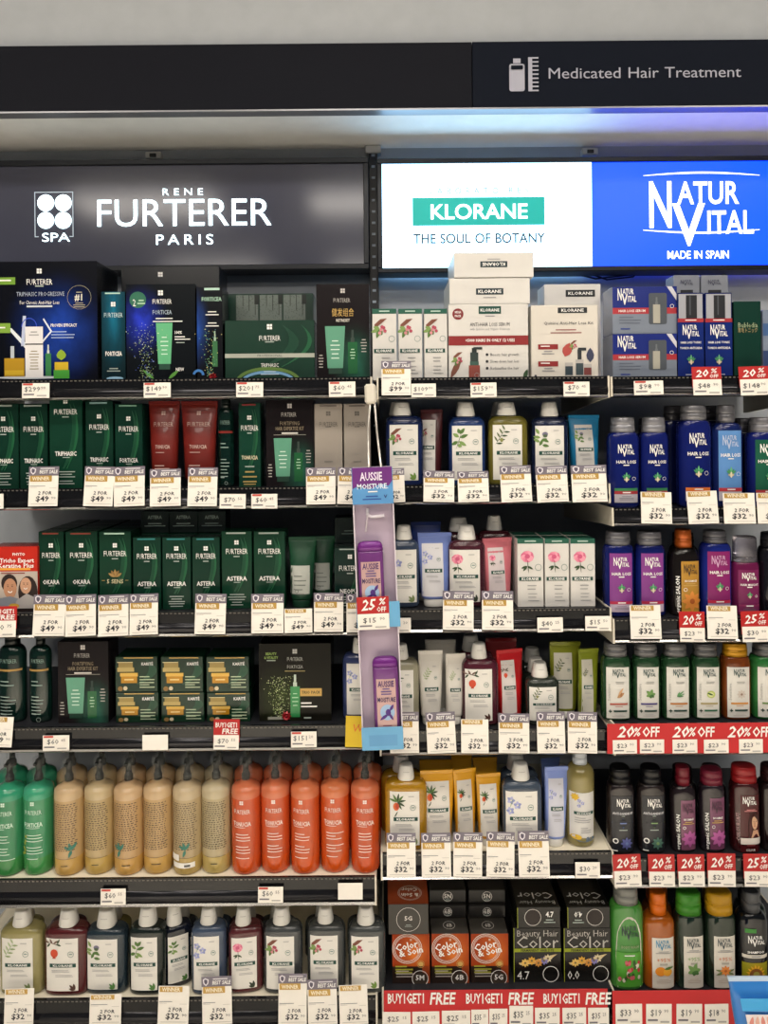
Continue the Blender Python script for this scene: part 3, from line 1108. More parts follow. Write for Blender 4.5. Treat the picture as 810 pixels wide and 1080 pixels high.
def offer(row, px0, px1, py0, py1, dol, cents='90', head=True, tilt=None):
    x, z, w, h = tag_place(px0, px1, py0, py1)
    root = empty('offer_card', (x, TAGY - .0004, z), 0, R(random.uniform(-2.2, 2.2) if tilt is None else tilt), R(-7))
    full = min(w * 1.34, h if head else h * 1.3)
    hh = full * .235
    body_h = h - hh if head else h
    # the card kinks where it leaves the rail
    mb = MB(); mb.box(-w / 2, w / 2, 0, .0011, 0, body_h, CARD, .0003); c = mb.build('card', root)
    d = Decal()
    d.text('2 FOR', .06 * w, .335 * full, .085 * full, DKTXT, .46 * w, 2, 'b', shear=.12)
    d.text('$' + dol, -.02 * w, .19 * full, .125 * full, INK(0x2c2c32), .46 * w, 2, 'b')
    d.text(cents, .36 * w, .22 * full * .95, .06 * full, INK(0x55555a), .16 * w, 2)
    d.lines(-.46 * w, .52 * full, .66 * w, 1, .003, .0011, MIDTXT, 2, 'l', int(px0))
    d.rect(-.46 * w, .475 * full, -.22 * w, .482 * full, INK(0xb5b1ab), 2)
    d.rect(.20 * w, .455 * full, .44 * w, .462 * full, INK(0xb5b1ab), 2)
    d.rect(-.40 * w, .055 * full, .46 * w, .065 * full, INK(0xb5b1ab), 2)
    d.build('print', c)
    if head:
        mb = MB(); mb.box(-w / 2 - .0006, w / 2 + .0006, -.0004, .0010, body_h + .0002, h, HEADM, .0003); hd = mb.build('header', root)
        hd['label'] = 'grey header strip with white lettering'
        d = Decal(lambda a, b: -.0004)
        d.text('BEST SALE', .16 * w, body_h + hh * .42, hh * .36, WHITE, .62 * w, 2, 'b', shear=.1)
        d.lines(-.12 * w, body_h + hh * .84, .5 * w, 1, .003, hh * .12, INK(0xd8d4d8), 2, 'l', 2)
        d.poly([(-.46 * w, body_h + hh * .75), (-.38 * w, body_h + hh * .92), (-.26 * w, body_h + hh * .75), (-.28 * w, body_h + hh * .35), (-.36 * w, body_h + hh * .12), (-.44 * w, body_h + hh * .35)], INK(0xe8e4ea), 2)
        d.poly([(-.42 * w, body_h + hh * .70), (-.38 * w, body_h + hh * .80), (-.30 * w, body_h + hh * .70), (-.31 * w, body_h + hh * .42), (-.36 * w, body_h + hh * .26), (-.41 * w, body_h + hh * .42)], INK(0x5c5566), 3)
        d.build('print', hd)
        mb = MB(); mb.box(-w * .46, w * .28, -.0010, -.0002, body_h - hh * .62, body_h + hh * .02, GOLDM, .0003); g = mb.build('gold_strip', root)
        d = Decal(lambda a, b: -.0010); d.text('WINNER', -.09 * w, body_h - hh * .30, hh * .38, INK(0xf4ead0), .58 * w, 1, 'b'); d.build('print', g)
    else:
        mb = MB(); mb.box(-w * .46, w * .28, -.0010, -.0002, body_h - hh * .55, body_h - .001, GOLDM, .0003); g = mb.build('gold_strip', root)
        d = Decal(lambda a, b: -.0010); d.text('WINNER', -.09 * w, body_h - hh * .28, hh * .36, INK(0xf4ead0), .58 * w, 1, 'b'); d.build('print', g)
    later(root, "2 FOR $%s.%s card with %s" % (dol, cents, 'grey header' if head else 'gold strip'), 'price tag', row)


REDC = M(0xb3201f, .45)
REDB = M(0xc01d22, .42)


def discount(row, px0, px1, py0, py1, pct, dol, cents='90', bogo=False, tilt=None):
    x, z, w, h = tag_place(px0, px1, py0, py1)
    root = empty('discount_tag', (x, TAGY - .0004, z), 0, R(random.uniform(-1.5, 1.5) if tilt is None else tilt), R(-5))
    ph = w * .55
    mb = MB(); mb.box(-w / 2 - .0005, w / 2 + .0005, 0, .0011, ph * .5, h, REDC, .0003); c = mb.build('red_card', root)
    d = Decal()
    if bogo:
        rh = h - ph
        d.text('BUY1GET1', 0, ph + rh * .64, rh * .30, WHITE, .88 * w, 2, 'b')
        d.text('FREE', .12 * w, ph + rh * .24, rh * .32, WHITE, .62 * w, 2, 'b', shear=.15)
    else:
        rh = h - ph
        d.text(str(pct), -.18 * w, ph + rh * .48, rh * .52, WHITE, .44 * w, 2, 'b', shear=.28, rot=4)
        d.text('%', .24 * w, ph + rh * .68, rh * .34, WHITE, .22 * w, 2, 'b', shear=.2)
        d.text('OFF', .24 * w, ph + rh * .26, rh * .26, WHITE, .30 * w, 2, 'b', shear=.1)
    d.build('print', c)
    mb = MB(); mb.box(-w / 2 + .0004, w / 2 - .0004, -.0014, -.0004, 0, ph, CARD, .0003); c2 = mb.build('price_card', root)
    d = Decal(lambda a, b: -.0014); price_print(d, w, ph, dol, cents, False); d.build('print', c2)
    if bogo:
        later(root, "red BUY 1 GET 1 FREE tag", 'price tag', row)
    else:
        later(root, "red %d%% OFF tag over $%s.%s card" % (pct, dol, cents), 'price tag', row)

# ================================================================== GOODS
# ------------------------------------------------ A1: big gift sets on the top shelf
def bottle_pic(d, x, z, w, h, body, cap, lay=3):
    d.rect(x - w / 2, z, x + w / 2, z + h * .72, body, lay)
    d.rect(x - w * .2, z + h * .72, x + w * .2, z + h * .82, cap, lay)
    d.rect(x - w * .12, z + h * .82, x + w * .12, z + h, cap, lay)


def tube_pic(d, x, z, w, h, body, cap, lay=3):
    d.rect(x - w * .33, z, x + w * .33, z + h * .12, cap, lay)
    d.poly([(x - w * .38, z + h * .12), (x + w * .38, z + h * .12), (x + w / 2, z + h), (x - w / 2, z + h)], body, lay)
    d.lines(x, z + h * .7, w * .5, 5, h * .09, h * .02, INK(0xdff0e4), lay + 1)


def sparkle(d, x, z, w, h, n, cols, seed=1, lay=3):
    rr = random.Random(seed)
    for i in range(n):
        t = rr.random() ** 1.3
        ww = w * (.35 + .65 * t)
        s = rr.uniform(.0005, .0012)
        px, pz = x + rr.gauss(0, .33) * ww, z + h * t
        d.poly([(px - s, pz), (px, pz - s), (px + s, pz), (px, pz + s)], INK(cols[i % len(cols)]), lay)


def p_big(d, w, h):
    d.rect(-.5 * w, 0, .5 * w, h, art(0x0d0f16, 0x2348b0, .62, .42, .55, 5), 1)
    logo4(d, -.05 * w, .92 * h, .010, WHITE)
    d.text('FURTERER', -.05 * w, .83 * h, .0115, WHITE, .25 * w, 3)
    d.rect(-.09 * w, .79 * h, -.01 * w, .8 * h, GSILV, 3)
    d.text('TRIPHASIC PROGRESSIVE', -.04 * w, .73 * h, .0085, INK(0xa9b3c4), .46 * w, 3)
    d.text('For Chronic Anti-Hair Loss', -.05 * w, .66 * h, .0072, WHITE, .38 * w, 3)
    d.lines(-.05 * w, .635 * h, .40 * w, 1, .01, .0035, INK(0xd0d4da))
    d.ring(.33 * w, .70 * h, .10 * h, .0006, INK(0xb0a890), 3)
    d.text('#1', .33 * w, .70 * h, .013, INK(0xe2dfd0), .085 * w, 3, 'b')
    d.lines(.33 * w, .745 * h, .09 * w, 1, .004, .0015, INK(0xb0a890)); d.lines(.33 * w, .655 * h, .12 * w, 3, .004, .0014, INK(0xb0a890))
    d.rect(-.5 * w, .81 * h, -.28 * w, .87 * h, INK(0x6f9a2c), 2); d.lines(-.38 * w, .85 * h, .2 * w, 1, .004, .003, WHITE, 4)
    d.rect(-.5 * w, .41 * h, -.33 * w, .49 * h, INK(0x7fa63a), 2); d.lines(-.42 * w, .46 * h, .14 * w, 1, .004, .003, WHITE, 4)
    d.text('PROVEN EFFICACY', .18 * w, .47 * h, .006, WHITE, .25 * w, 3, 'b')
    d.lines(.06 * w, .42 * h, .24 * w, 3, .006, .002, INK(0x9fb2dd), 3, 'l')
    d.poly([(-.23 * w, .30 * h), (-.20 * w, .30 * h), (-.18 * w, .55 * h), (-.21 * w, .55 * h)], INK(0xb9c2dd), 2)
    d.poly([(-.02 * w, .52 * h), (.05 * w, .42 * h), (-.03 * w, .34 * h), (-.02 * w, .33 * h), (.07 * w, .42 * h), (-.01 * w, .53 * h)], INK(0xd5dcea), 2)
    d.poly([(-.36 * w, .45 * h), (-.32 * w, .45 * h), (-.18 * w, .32 * h), (-.19 * w, .28 * h)], INK(0xdde3ea), 2)
    d.rect(-.19 * w, .04 * h, -.02 * w, .46 * h, INK(0xe7e4e4), 3); d.rect(-.19 * w, .31 * h, -.02 * w, .32 * h, INK(0x222222), 4)
    d.ring(-.15 * w, .46 * h, .016, .0018, INK(0x2b4ac4), 3, 16, .018, 0, 180)
    d.lines(-.105 * w, .42 * h, .10 * w, 2, .006, .002, INK(0x999999), 4); d.lines(-.105 * w, .26 * h, .10 * w, 7, .006, .0018, INK(0x9a8f70), 4)
    d.rect(-.39 * w, .05 * h, -.20 * w, .20 * h, INK(0xb38a10), 3); d.rect(-.385 * w, .06 * h, -.205 * w, .10 * h, INK(0xd1ac24), 4); d.rect(-.33 * w, .20 * h, -.295 * w, .30 * h, INK(0xb9c0c9), 3)
    bottle_pic(d, .03 * w, .05 * h, .055 * w, .26 * h, INK(0x2f7a44), INK(0xc9d2cf))
    d.rect(.08 * w, .03 * h, .23 * w, .10 * h, INK(0x3f9a30), 3); d.rect(.09 * w, .10 * h, .22 * w, .165 * h, INK(0xcfae20), 3); d.leaf(.155 * w, .18 * h, .022, .02, 90, INK(0x88a828), 4)
    d.ell(-.15 * w, .04 * h, .32 * w, .012 * h, INK(0xc9cfd6), 2)


carton('A1', -8, 103, 276, 'large black and blue gift set box with bottles pictured', 'box', .03, .12, M(0x101216, .2), p_big, name='gift_set_box', turn=0)


def p_fort_narrow(d, w, h):
    d.rect(-.5 * w, 0, .5 * w, h, art(0x12262c, 0x1d6f8c, .5, .8, .8, 3), 1)
    d.rect(-.34 * w, .975 * h, .3 * w, .99 * h, MINT, 2)
    logo4(d, 0, .86 * h, .009, WHITE); d.text('FURTERER', 0, .74 * h, .009, INK(0xbfd6da), .80 * w, 3)
    d.text('FORTICEA', 0, .31 * h, .0085, WHITE, .70 * w, 3, 'b')
    d.lines(0, .15 * h, .6 * w, 2, .005, .002, GSILV); d.ell(.05 * w, .035 * h, .36 * w, .02 * h, INK(0x8fb9d6), 2)


carton('A1', 107, 132.5, 308, 'narrow black carton with teal blue gradient', 'carton', .03, .055, M(0x10161a, .2), p_fort_narrow)


def p_fort_set(d, w, h):
    d.rect(-.5 * w, 0, .5 * w, h, art(0x101418, 0x2b3ec8, .22, .62, .42, 8), 1)
    logo4(d, 0.0, .91 * h, .010, WHITE); d.text('FURTERER', .02 * w, .82 * h, .0095, WHITE, .28 * w, 3)
    d.text('FORTICEA', .02 * w, .71 * h, .0085, INK(0xb8c9d8), .28 * w, 3); d.lines(.05 * w, .65 * h, .4 * w, 1, .005, .002, WHITE); d.lines(.10 * w, .62 * h, .7 * w, 1, .005, .002, WHITE)
    d.ell(-.33 * w, .84 * h, .12 * w, .085 * h, INK(0x2a6a52), 2, 20); d.text('2', -.38 * w, .81 * h, .014, WHITE, .05 * w, 3); d.lines(-.28 * w, .84 * h, .12 * w, 2, .006, .003, INK(0xaad0b0))
    sparkle(d, -.22 * w, .02 * h, .42 * w, .58 * h, 260, (0xb9c98a, 0x6f9a58, 0xd9e0b4, 0x4a66c8), 3)
    tube_pic(d, .05 * w, .12 * h, .24 * w, .48 * h, M(0x63b583, .3), INK(0x1d4a38))
    for t in (0, 1):
        d.leaf(.1 * w - .2 * w * t, .02 * h, .03, .007, 40 + 100 * t, INK(0x5a9a3c), 2)
    d.text('100%', .25 * w, .50 * h, .006, WHITE, .11 * w, 3, 'b'); d.lines(.20 * w, .46 * h, .24 * w, 2, .005, .002, WHITE, 3, 'l'); d.lines(.22 * w, .40 * h, .2 * w, 1, .005, .0018, GSILV, 3, 'l')
    d.text('NEW', .27 * w, .12 * h, .0065, WHITE, .12 * w, 3, 'b')


carton('A1', 133, 206.5, 300, 'black gift set box with green tube and blue sparks', 'box', .03, .075, M(0x121419, .2), p_fort_set, name='gift_set_box')


def p_setback(d, w, h):
    logo4(d, -.1 * w, .93 * h, .010, WHITE)


carton('A1', 128, 232, 281, 'tall black gift set box mostly hidden', 'box', .115, .08, M(0x101318, .22), p_setback, name='gift_set_box', back=True)


def p_fort_spark(d, w, h):
    d.rect(-.5 * w, 0, .5 * w, h, art(0x14161a, 0x2a52a8, .15, .55, .5, 6), 1)
    d.rect(-.2 * w, .965 * h, .4 * w, .99 * h, MINT, 2)
    d.text('FORTICEA', .08 * w, .87 * h, .008, INK(0xa9d0b8), .78 * w, 3, 'b')
    d.lines(.1 * w, .74 * h, .55 * w, 2, .006, .002, WHITE); d.lines(.1 * w, .62 * h, .55 * w, 2, .006, .002, WHITE)
    sparkle(d, .0, .05 * h, .6 * w, .5 * h, 110, (0x8fd08a, 0xe0d88a, 0x58a8b0), 8)
    bottle_pic(d, .2 * w, .15 * h, .2 * w, .38 * h, INK(0x2f6a3e), INK(0x9fb8a8), 2)
    d.ring(-.45 * w, .06 * h, .012, .005, INK(0x3f7fc8), 4, 14, None, 0, 170)


def ribbon_bow(parent, x, y, z, s):
    mb = MB()
    for k in range(9):
        a = 2 * math.pi * k / 9
        c, sn = math.cos(a), math.sin(a)
        p = [(x, y - .001, z), (x + s * .6 * c - s * .22 * sn, y - .006, z + s * .6 * sn + s * .22 * c), (x + s * c, y - .002, z + s * sn), (x + s * .6 * c + s * .22 * sn, y - .006, z + s * .6 * sn - s * .22 * c)]
        mb.add(p, [(0, 1, 2, 3)], M(0x9c1b24, .3, .2))
    mb.loft([(z - s * .2, s * .15, s * .15, y - .004, x), (z, s * .25, s * .25, y - .004, x), (z + s * .2, s * .15, s * .15, y - .004, x)], M(0x7c1218, .35), 2, 8)
    o = mb.build('ribbon_bow', parent); o['label'] = 'small shiny red ribbon bow'


o = carton('A1', 207.5, 235, 303, 'narrow black carton with green and blue sparks and red bow', 'carton', .03, .06, M(0x101318, .2), p_fort_spark)
ribbon_bow(o, .006, 0, .008, .009)


def p_tri_set(d, w, h):
    swoosh(d, w, h, [(M(0x163f2e, .28), .12, .12), (M(0x1f5a3a, .28), .33, .05)])
    logo4(d, 0, .89 * h, .0105, WHITE); d.text('FURTERER', 0, .70 * h, .010, WHITE, .24 * w, 3); d.rect(-.05 * w, .63 * h, .05 * w, .645 * h, GSILV, 3)
    d.rect(-.5 * w, .375 * h, .5 * w, .445 * h, INK(0xa8aba0), 2); d.text('PROFESSIONAL', 0, .41 * h, .0045, INK(0x4a5550), .28 * w, 3)
    d.text('TRIPHASIC', 0, .25 * h, .0075, WHITE, .20 * w, 3)
    d.ring(-.02 * w, -.02 * h, .30 * w, .006, INK(0x6fa0c8), 2, 20, .18 * h, 12, 168); d.ring(-.02 * w, -.02 * h, .36 * w, .007, INK(0x5a7a35), 2, 20, .24 * h, 12, 168)
    d.lines(0, .15 * h, .22 * w, 2, .005, .002, INK(0xb8d0e0))


def p_ampoules(d, w, h):
    rr = random.Random(5)
    for k in range(3):
        x0 = (-.38 + .27 * k) * w
        d.rect(x0, .70 * h, x0 + .25 * w, .985 * h, INK(0x66706a), 1)
        for q in range(90):
            x, z = x0 + rr.random() * .24 * w, (.71 + .27 * rr.random()) * h
            d.rect(x, z, x + .0018, z + .0007, INK(0x2a302e), 2)
        for q in range(3):
            x = x0 + (.3 + .28 * q) * .25 * w
            d.rect(x, (.86 - .05 * q) * h, x + .0012, .985 * h, INK(0x161c1a), 3)
        d.rect(x0 + .21 * w, .88 * h, x0 + .26 * w, .985 * h, INK(0x141c18), 3)


carton('A1', 237, 332, 338, 'wide dark green gift set box with grey band', 'box', .03, .07, M(0x17362a, .25), p_tri_set, name='gift_set_box')
carton('A1', 238, 331, 310, 'wide green box showing its speckled grey printed back', 'box', .11, .07, M(0x143026, .3), p_ampoules, name='gift_set_box', back=True)


def kit_print(title=None, sub=None, cjk=False, tz=.14, th=.48):
    def go(d, w, h):
        d.rect(-.5 * w, 0, .5 * w, h, art(0x1d191b, 0x2f6a58, .72, .16, .5, 4), 1)
        logo4(d, 0, .93 * h, .009, INK(0xc9c4c0)); d.text('FURTERER', -.02 * w, .83 * h, .0085, INK(0xa9a49f), .32 * w, 3)
        if cjk:
            d.text('健发组合', 0, .70 * h, .0125, GOLD, .42 * w, 3); d.text('RETRESET', 0, .62 * h, .0055, INK(0xd5cfc5), .26 * w, 3, 'b')
        else:
            d.text('FORTIFYING', 0, .73 * h, .0075, INK(0x94856c), .42 * w, 3); d.text('HAIR EXPERTISE KIT', 0, .67 * h, .0075, INK(0x94856c), .60 * w, 3)
            d.rect(-.34 * w, .595 * h, .34 * w, .60 * h, INK(0xa09a90), 2); d.lines(0, .625 * h, .56 * w, 1, .004, .003, INK(0xcfcac4), 3)
        tube_pic(d, -.15 * w, .06 * h, .38 * w, .50 * h, M(0x5f9a80, .3), INK(0x163a2c))
        bottle_pic(d, .18 * w, .06 * h, .18 * w, .46 * h, M(0x24603a, .25), INK(0x2a3a34))
        d.lines(.18 * w, .32 * h, .1 * w, 4, .006, .002, INK(0xa9d0b0), 4)
        d.lines(.39 * w, .42 * h, .12 * w, 5, .006, .002, INK(0xb0aaa4)); d.lines(-.42 * w, .26 * h, .1 * w, 5, .006, .002, INK(0xb0aaa4))
    return go


carton('A1', 333.5, 390, 300, 'tall dark brown box with gold Chinese characters', 'box', .03, .07, M(0x231e1e, .2), kit_print(cjk=True), name='gift_set_box')

# ------------------------------------------------ A2: green cartons, red tubes, beige cartons
GB = lambda h=0x12382b: M(((h >> 16) * 4 // 5 << 16) + (((h >> 8) & 255) * 7 // 8 << 8) + (h & 255) * 7 // 8, .24)
g2 = 'dark green carton, white lettering'
carton('A2', -12, 19.5, 426, g2, body=GB(), printer=fprint('TRIPHASIC', GSILV), y=.032)
carton('A2', 20.5, 50.5, 426, g2, body=GB(), printer=fprint('TRIPHASIC', GSILV), y=.036)
carton('A2', 52, 87, 418, 'wider dark green carton with rounded swoosh', body=GB(0x14402f), printer=fprint('TRIPHASIC', None, nz=.38, tz=.83, lz=.92), y=.028)
carton('A2', 90, 119.5, 423, 'dark green carton with pale blue edge', body=GB(), printer=fprint('TRIPHASIC', INK(0x8fb4b4)), y=.032)
carton('A2', 121, 150.5, 426, 'dark green carton with pale mint edge', body=GB(0x0e3a2c), printer=fprint('FORTICEA', INK(0x7fb09a)), y=.034)
RT = 0x74211a


def red_print(d, w, h):
    ink = INK(0xcaa9a0)
    logo4(d, 0, .86 * h, .008, ink); d.text('FURTERER', 0, .73 * h, .009, ink, .62 * w, 3)
    d.text('TONUCIA', 0, .47 * h, .0075, ink, .46 * w, 3, 'b'); d.lines(-.22 * w, .41 * h, .46 * w, 1, .005, .0014, ink, 3, 'l')
    d.lines(-.24 * w, .26 * h, .5 * w, 2, .006, .002, ink, 3, 'l')


tube('A2', 154, 187.5, 423, RT, None, 'dark red tube with a sealed top', .034, printer=red_print, capcol=0x6a1e1a, bottom=.78, trans=.1)
tube('A2', 188.5, 228, 423, RT, None, 'dark red tube with a sealed top', .034, printer=red_print, capcol=0x6a1e1a, bottom=.78, trans=.1)


def dk_print(stripe):
    def go(d, w, h):
        d.rect(-.44 * w, .735 * h, .44 * w, .765 * h, INK(stripe), 2)
        d.text('FURTERER', 0, .88 * h, .008, INK(0x8aa49a), .6 * w, 3)
        d.lines(-.3 * w, .60 * h, .55 * w, 2, .008, .0022, INK(0x8fa29a), 3, 'l'); d.lines(-.3 * w, .38 * h, .6 * w, 6, .007, .0018, INK(0x9fb0a8), 3, 'l'); d.lines(-.3 * w, .14 * h, .4 * w, 1, .007, .003, INK(0x9fb0a8), 3, 'l')
        d.ring(.05 * w, .05 * h, .10 * w, .0006, GSILV, 3)
    return go


oval('A2', 229, 246, 233, 243, 421, 431, 0x0d2a24, 0x0b1512, 'slim dark green bottle with thin red stripe', dk_print(0xa03028), .05, n=2, capmetal=.1)


def p_ton(d, w, h):
    fprint(None, INK(0x8a2a2a), fw=.8, sub=False)(d, w, h)
    d.text('TONUCIA', 0, .35 * h, .0075, INK(0xd8d0b0), .74 * w, 3, 'b'); d.lines(0, .25 * h, .7 * w, 1, .006, .002, GSILV)
    d.lines(0, .19 * h, .7 * w, 3, .010, .003, INK(0xb09a5a)); d.lines(0, .07 * h, .6 * w, 2, .005, .002, INK(0xb09a5a))


carton('A2', 251.5, 275, 425, 'slim green carton with gold lines and red edge', body=GB(0x154333), printer=p_ton, y=.034, depth=.045)
carton('A2', 280.5, 331, 422, 'dark hair kit box picturing a mint tube', 'box', body=M(0x1e1b20, .2), printer=kit_print(), y=.034, depth=.06, name='gift_set_box')


def beige_print(d, w, h):
    ink = INK(0x6a645e)
    d.rect(-.3 * w, .965 * h, .3 * w, .98 * h, INK(0x6a605a), 2)
    logo4(d, 0, .88 * h, .009, ink); d.text('FURTERER', 0, .75 * h, .009, ink, .66 * w, 3); d.rect(-.1 * w, .715 * h, .1 * w, .725 * h, ink, 3)
    d.lines(0, .40 * h, .4 * w, 1, .006, .002, INK(0x9a948c)); d.lines(0, .31 * h, .5 * w, 1, .006, .003, INK(0x8a847c))


for a, b in ((331.5, 361.5), (362.5, 391)):
    carton('A2', a, b, 426, 'pale beige carton with dark lettering', body=M(0x9f968c, .4), printer=beige_print, y=.036)

# ------------------------------------------------ A3
SKIN, HAIRD = INK(0xc99a7c), INK(0x2a1c18)


def p_couple(d, w, h):
    d.rect(-.5 * w, .05 * h, .5 * w, .62 * h, M(0xbfb3a8, .3), 1)
    d.rect(-.5 * w, .62 * h, .5 * w, h, M(0xc02a1c, .3), 1); d.rect(-.5 * w, 0, .5 * w, .05 * h, M(0x241c1c, .3), 1)
    d.text('PHYTO', .12 * w, .885 * h, .0055, WHITE, .26 * w, 3, 'b')
    d.text('Tricho Expert', .08 * w, .79 * h, .0085, WHITE, .70 * w, 3, 'b'); d.text('Keratine Plus', .06 * w, .71 * h, .0085, WHITE, .74 * w, 3, 'b')
    d.rect(-.3 * w, .64 * h, .36 * w, .675 * h, INK(0xe9a23a), 3); d.lines(0, .60 * h, .8 * w, 1, .004, .002, INK(0x8a3a30))
    # printed photo of two smiling people, head to head
    d.ell(.30 * w, .30 * h, .20 * w, .25 * h, HAIRD, 2, 18); d.ell(.26 * w, .40 * h, .115 * w, .125 * h, SKIN, 3, 16)
    d.ell(-.08 * w, .44 * h, .165 * w, .14 * h, HAIRD, 3, 18); d.ell(-.06 * w, .36 * h, .135 * w, .155 * h, INK(0xbd8a6a), 4, 18)
    d.poly([(-.46 * w, .05 * h), (.0, .05 * h), (.12 * w, .20 * h), (-.06 * w, .24 * h), (-.34 * w, .20 * h)], INK(0x8a8f98), 5)
    d.poly([(.0, .05 * h), (.5 * w, .05 * h), (.5 * w, .20 * h), (.28 * w, .28 * h), (.08 * w, .18 * h)], INK(0xa9a4a2), 5)
    for cx, cz, s in ((.26 * w, .40 * h, .8), (-.06 * w, .36 * h, 1.0)):
        for q in (-1, 1):
            d.ell(cx + q * .045 * w * s, cz + .03 * h * s, .013 * w, .008 * h, INK(0x241814), 5, 8)
            d.rect(cx + q * .045 * w * s - .02 * w, cz + .052 * h * s, cx + q * .045 * w * s + .02 * w, cz + .058 * h * s, HAIRD, 5)
        d.ring(cx, cz - .035 * h * s, .05 * w * s, .02 * w * s, WHITE, 5, 10, .035 * h * s, 190, 350)
        d.leaf(cx, cz + .02 * h, .035 * h, .012 * w, 270, INK(0xa8765a), 5)
    d.ell(.02 * w, .09 * h, .11 * w, .04 * h, INK(0xc8a040), 6)


carton('A3', -12, 40, 577, 'red hair kit box with a smiling couple pictured', 'box', .026, .06, M(0xb0241a, .25), p_couple, name='hair_kit_box')
e3 = 'tall dark green carton'
for a, b, top, nm, ds, col in ((40.5, 67.5, 561, 'OKARA', 'narrow dark green carton with red top edge', 0x133a2a), (69, 103, 561, 'OKARA', 'broad dark green carton with red top edge', 0x143c2b)):
    carton('A3', a, b, top, ds, body=GB(col), printer=fprint(nm, INK(0x8a3a2c), nz=.36), y=.034, depth=.05)


def p_sens(d, w, h):
    fprint(None, MINT, tz=.72)(d, w, h)
    for a in (30, 60, 90, 120, 150):
        d.leaf(0, .42 * h, .016, .006, a, INK(0xa8864e if a % 60 else 0x8a6a3a), 3)
    d.text('5 SENS', 0, .365 * h, .008, INK(0xd0c8a0), .52 * w, 3, 'b'); d.rect(-.42 * w, .375 * h, -.32 * w, .38 * h, GOLD, 3); d.rect(.32 * w, .375 * h, .42 * w, .38 * h, GOLD, 3)


carton('A3', 104.5, 138.5, 561, 'dark green carton with a gold lotus emblem', body=GB(0x173f2d), printer=p_sens, y=.034, depth=.05)
for a, b in ((140, 170), (171, 201.5), (202.5, 232)):
    carton('A3', a, b, 567, 'shorter green carton, teal edge', body=GB(0x123a2b), printer=fprint('ASTERA', INK(0x2f7f80), nz=.36, tz=.74, lz=.82), y=.030, depth=.05)
for a, b in ((233.5, 266), (267.5, 301)):
    carton('A3', a, b, 560.5, 'taller green carton, silver edge', body=GB(0x15402d), printer=fprint('ASTERA', GSILV, nz=.39, tz=.74, lz=.83), y=.034, depth=.05)
# rows behind: deep stock of the same cartons, and one more layer on top at the back
for k in (1, 2, 3):
    for a, b in ((40.5, 67.5), (69, 103), (104.5, 138.5)):
        carton('A3', a, b, 561, 'plain dark green stock carton', body=GB(0x133a2a), printer=None, y=.034, depth=.05, back=True)
        ob = PEND[-1][0]
        ob.location.y = .034 + .0508 * k
for a, b in ((140, 170), (171, 201.5), (202.5, 232)):
    o1 = carton('A3', a, b, 567, 'dark carton under another', body=GB(0x123a2b), y=.030, depth=.05, back=True)
    o1.location.y = .086
    hz = P(155, 567, .030)[1] - SZ['A3'] + .0012

    def p_top(d, w, h):
        d.text('ASTERA', 0, .72 * h, .0068, INK(0x8fa098), .5 * w, 3, 'b'); d.lines(0, .45 * h, .8 * w, 2, .005, .0018, INK(0x9fb0a8))
    xo = o1.location.x
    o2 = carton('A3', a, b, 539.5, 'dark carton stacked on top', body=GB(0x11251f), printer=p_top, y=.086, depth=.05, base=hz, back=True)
    o2.location.x = xo


def gt_print(d, w, h):
    d.rect(-.40 * w, .20 * h, .26 * w, .60 * h, M(0xb9bcb4, .4), 1)
    d.poly([(-.40 * w, .60 * h), (.26 * w, .60 * h), (.26 * w, .50 * h), (-.1 * w, .54 * h)], INK(0x9aa09a), 2)
    d.lines(-.30 * w, .46 * h, .46 * w, 5, .009, .0018, INK(0x7a807a), 3, 'l'); d.ring(-.2 * w, .24 * h, .06 * w, .0006, DKTXT, 3)


tube('A3', 302, 332, 568, 0x1d4a33, None, 'green tube with a white label, sealed top', .032, turn=8, roll=1, printer=gt_print, capcol=0x163a28, bottom=.76, trans=.15)
tube('A3', 327, 352, 567, 0x1d4a33, None, 'green tube half hidden behind its twin', .078, turn=10, roll=1, printer=gt_print, capcol=0x163a28, bottom=.76, trans=.15, back=True)
carton('A3', 352.5, 386, 578, 'dark green carton beside the hanging strip', body=GB(0x15302a), printer=fprint('NEOPUR', GSILV, nz=.28, tz=.66, lz=.82), y=.032, depth=.05)
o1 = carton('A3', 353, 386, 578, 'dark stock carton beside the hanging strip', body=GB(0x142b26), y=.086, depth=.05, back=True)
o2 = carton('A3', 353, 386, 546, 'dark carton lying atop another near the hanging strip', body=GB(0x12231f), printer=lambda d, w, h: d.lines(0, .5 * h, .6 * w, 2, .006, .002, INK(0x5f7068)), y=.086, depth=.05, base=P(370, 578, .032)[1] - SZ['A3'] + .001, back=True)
o1.location.x = o2.location.x

# ------------------------------------------------ A4
for a, b in ((-6, 23), (28, 51)):
    oval('A4', a, b, a + 7, b - 7, 669, 683, 0x0b2721, 0x0a1210, 'dark green bottle with a gold stripe', dk_print(0xb08a4a), .032, n=2, capmetal=.1, turn=0)
carton('A4', 61, 114.5, 677, 'dark hair kit box with mint tube and bottle', 'box', .030, .06, M(0x1e1a1c, .22), kit_print(), name='gift_set_box')


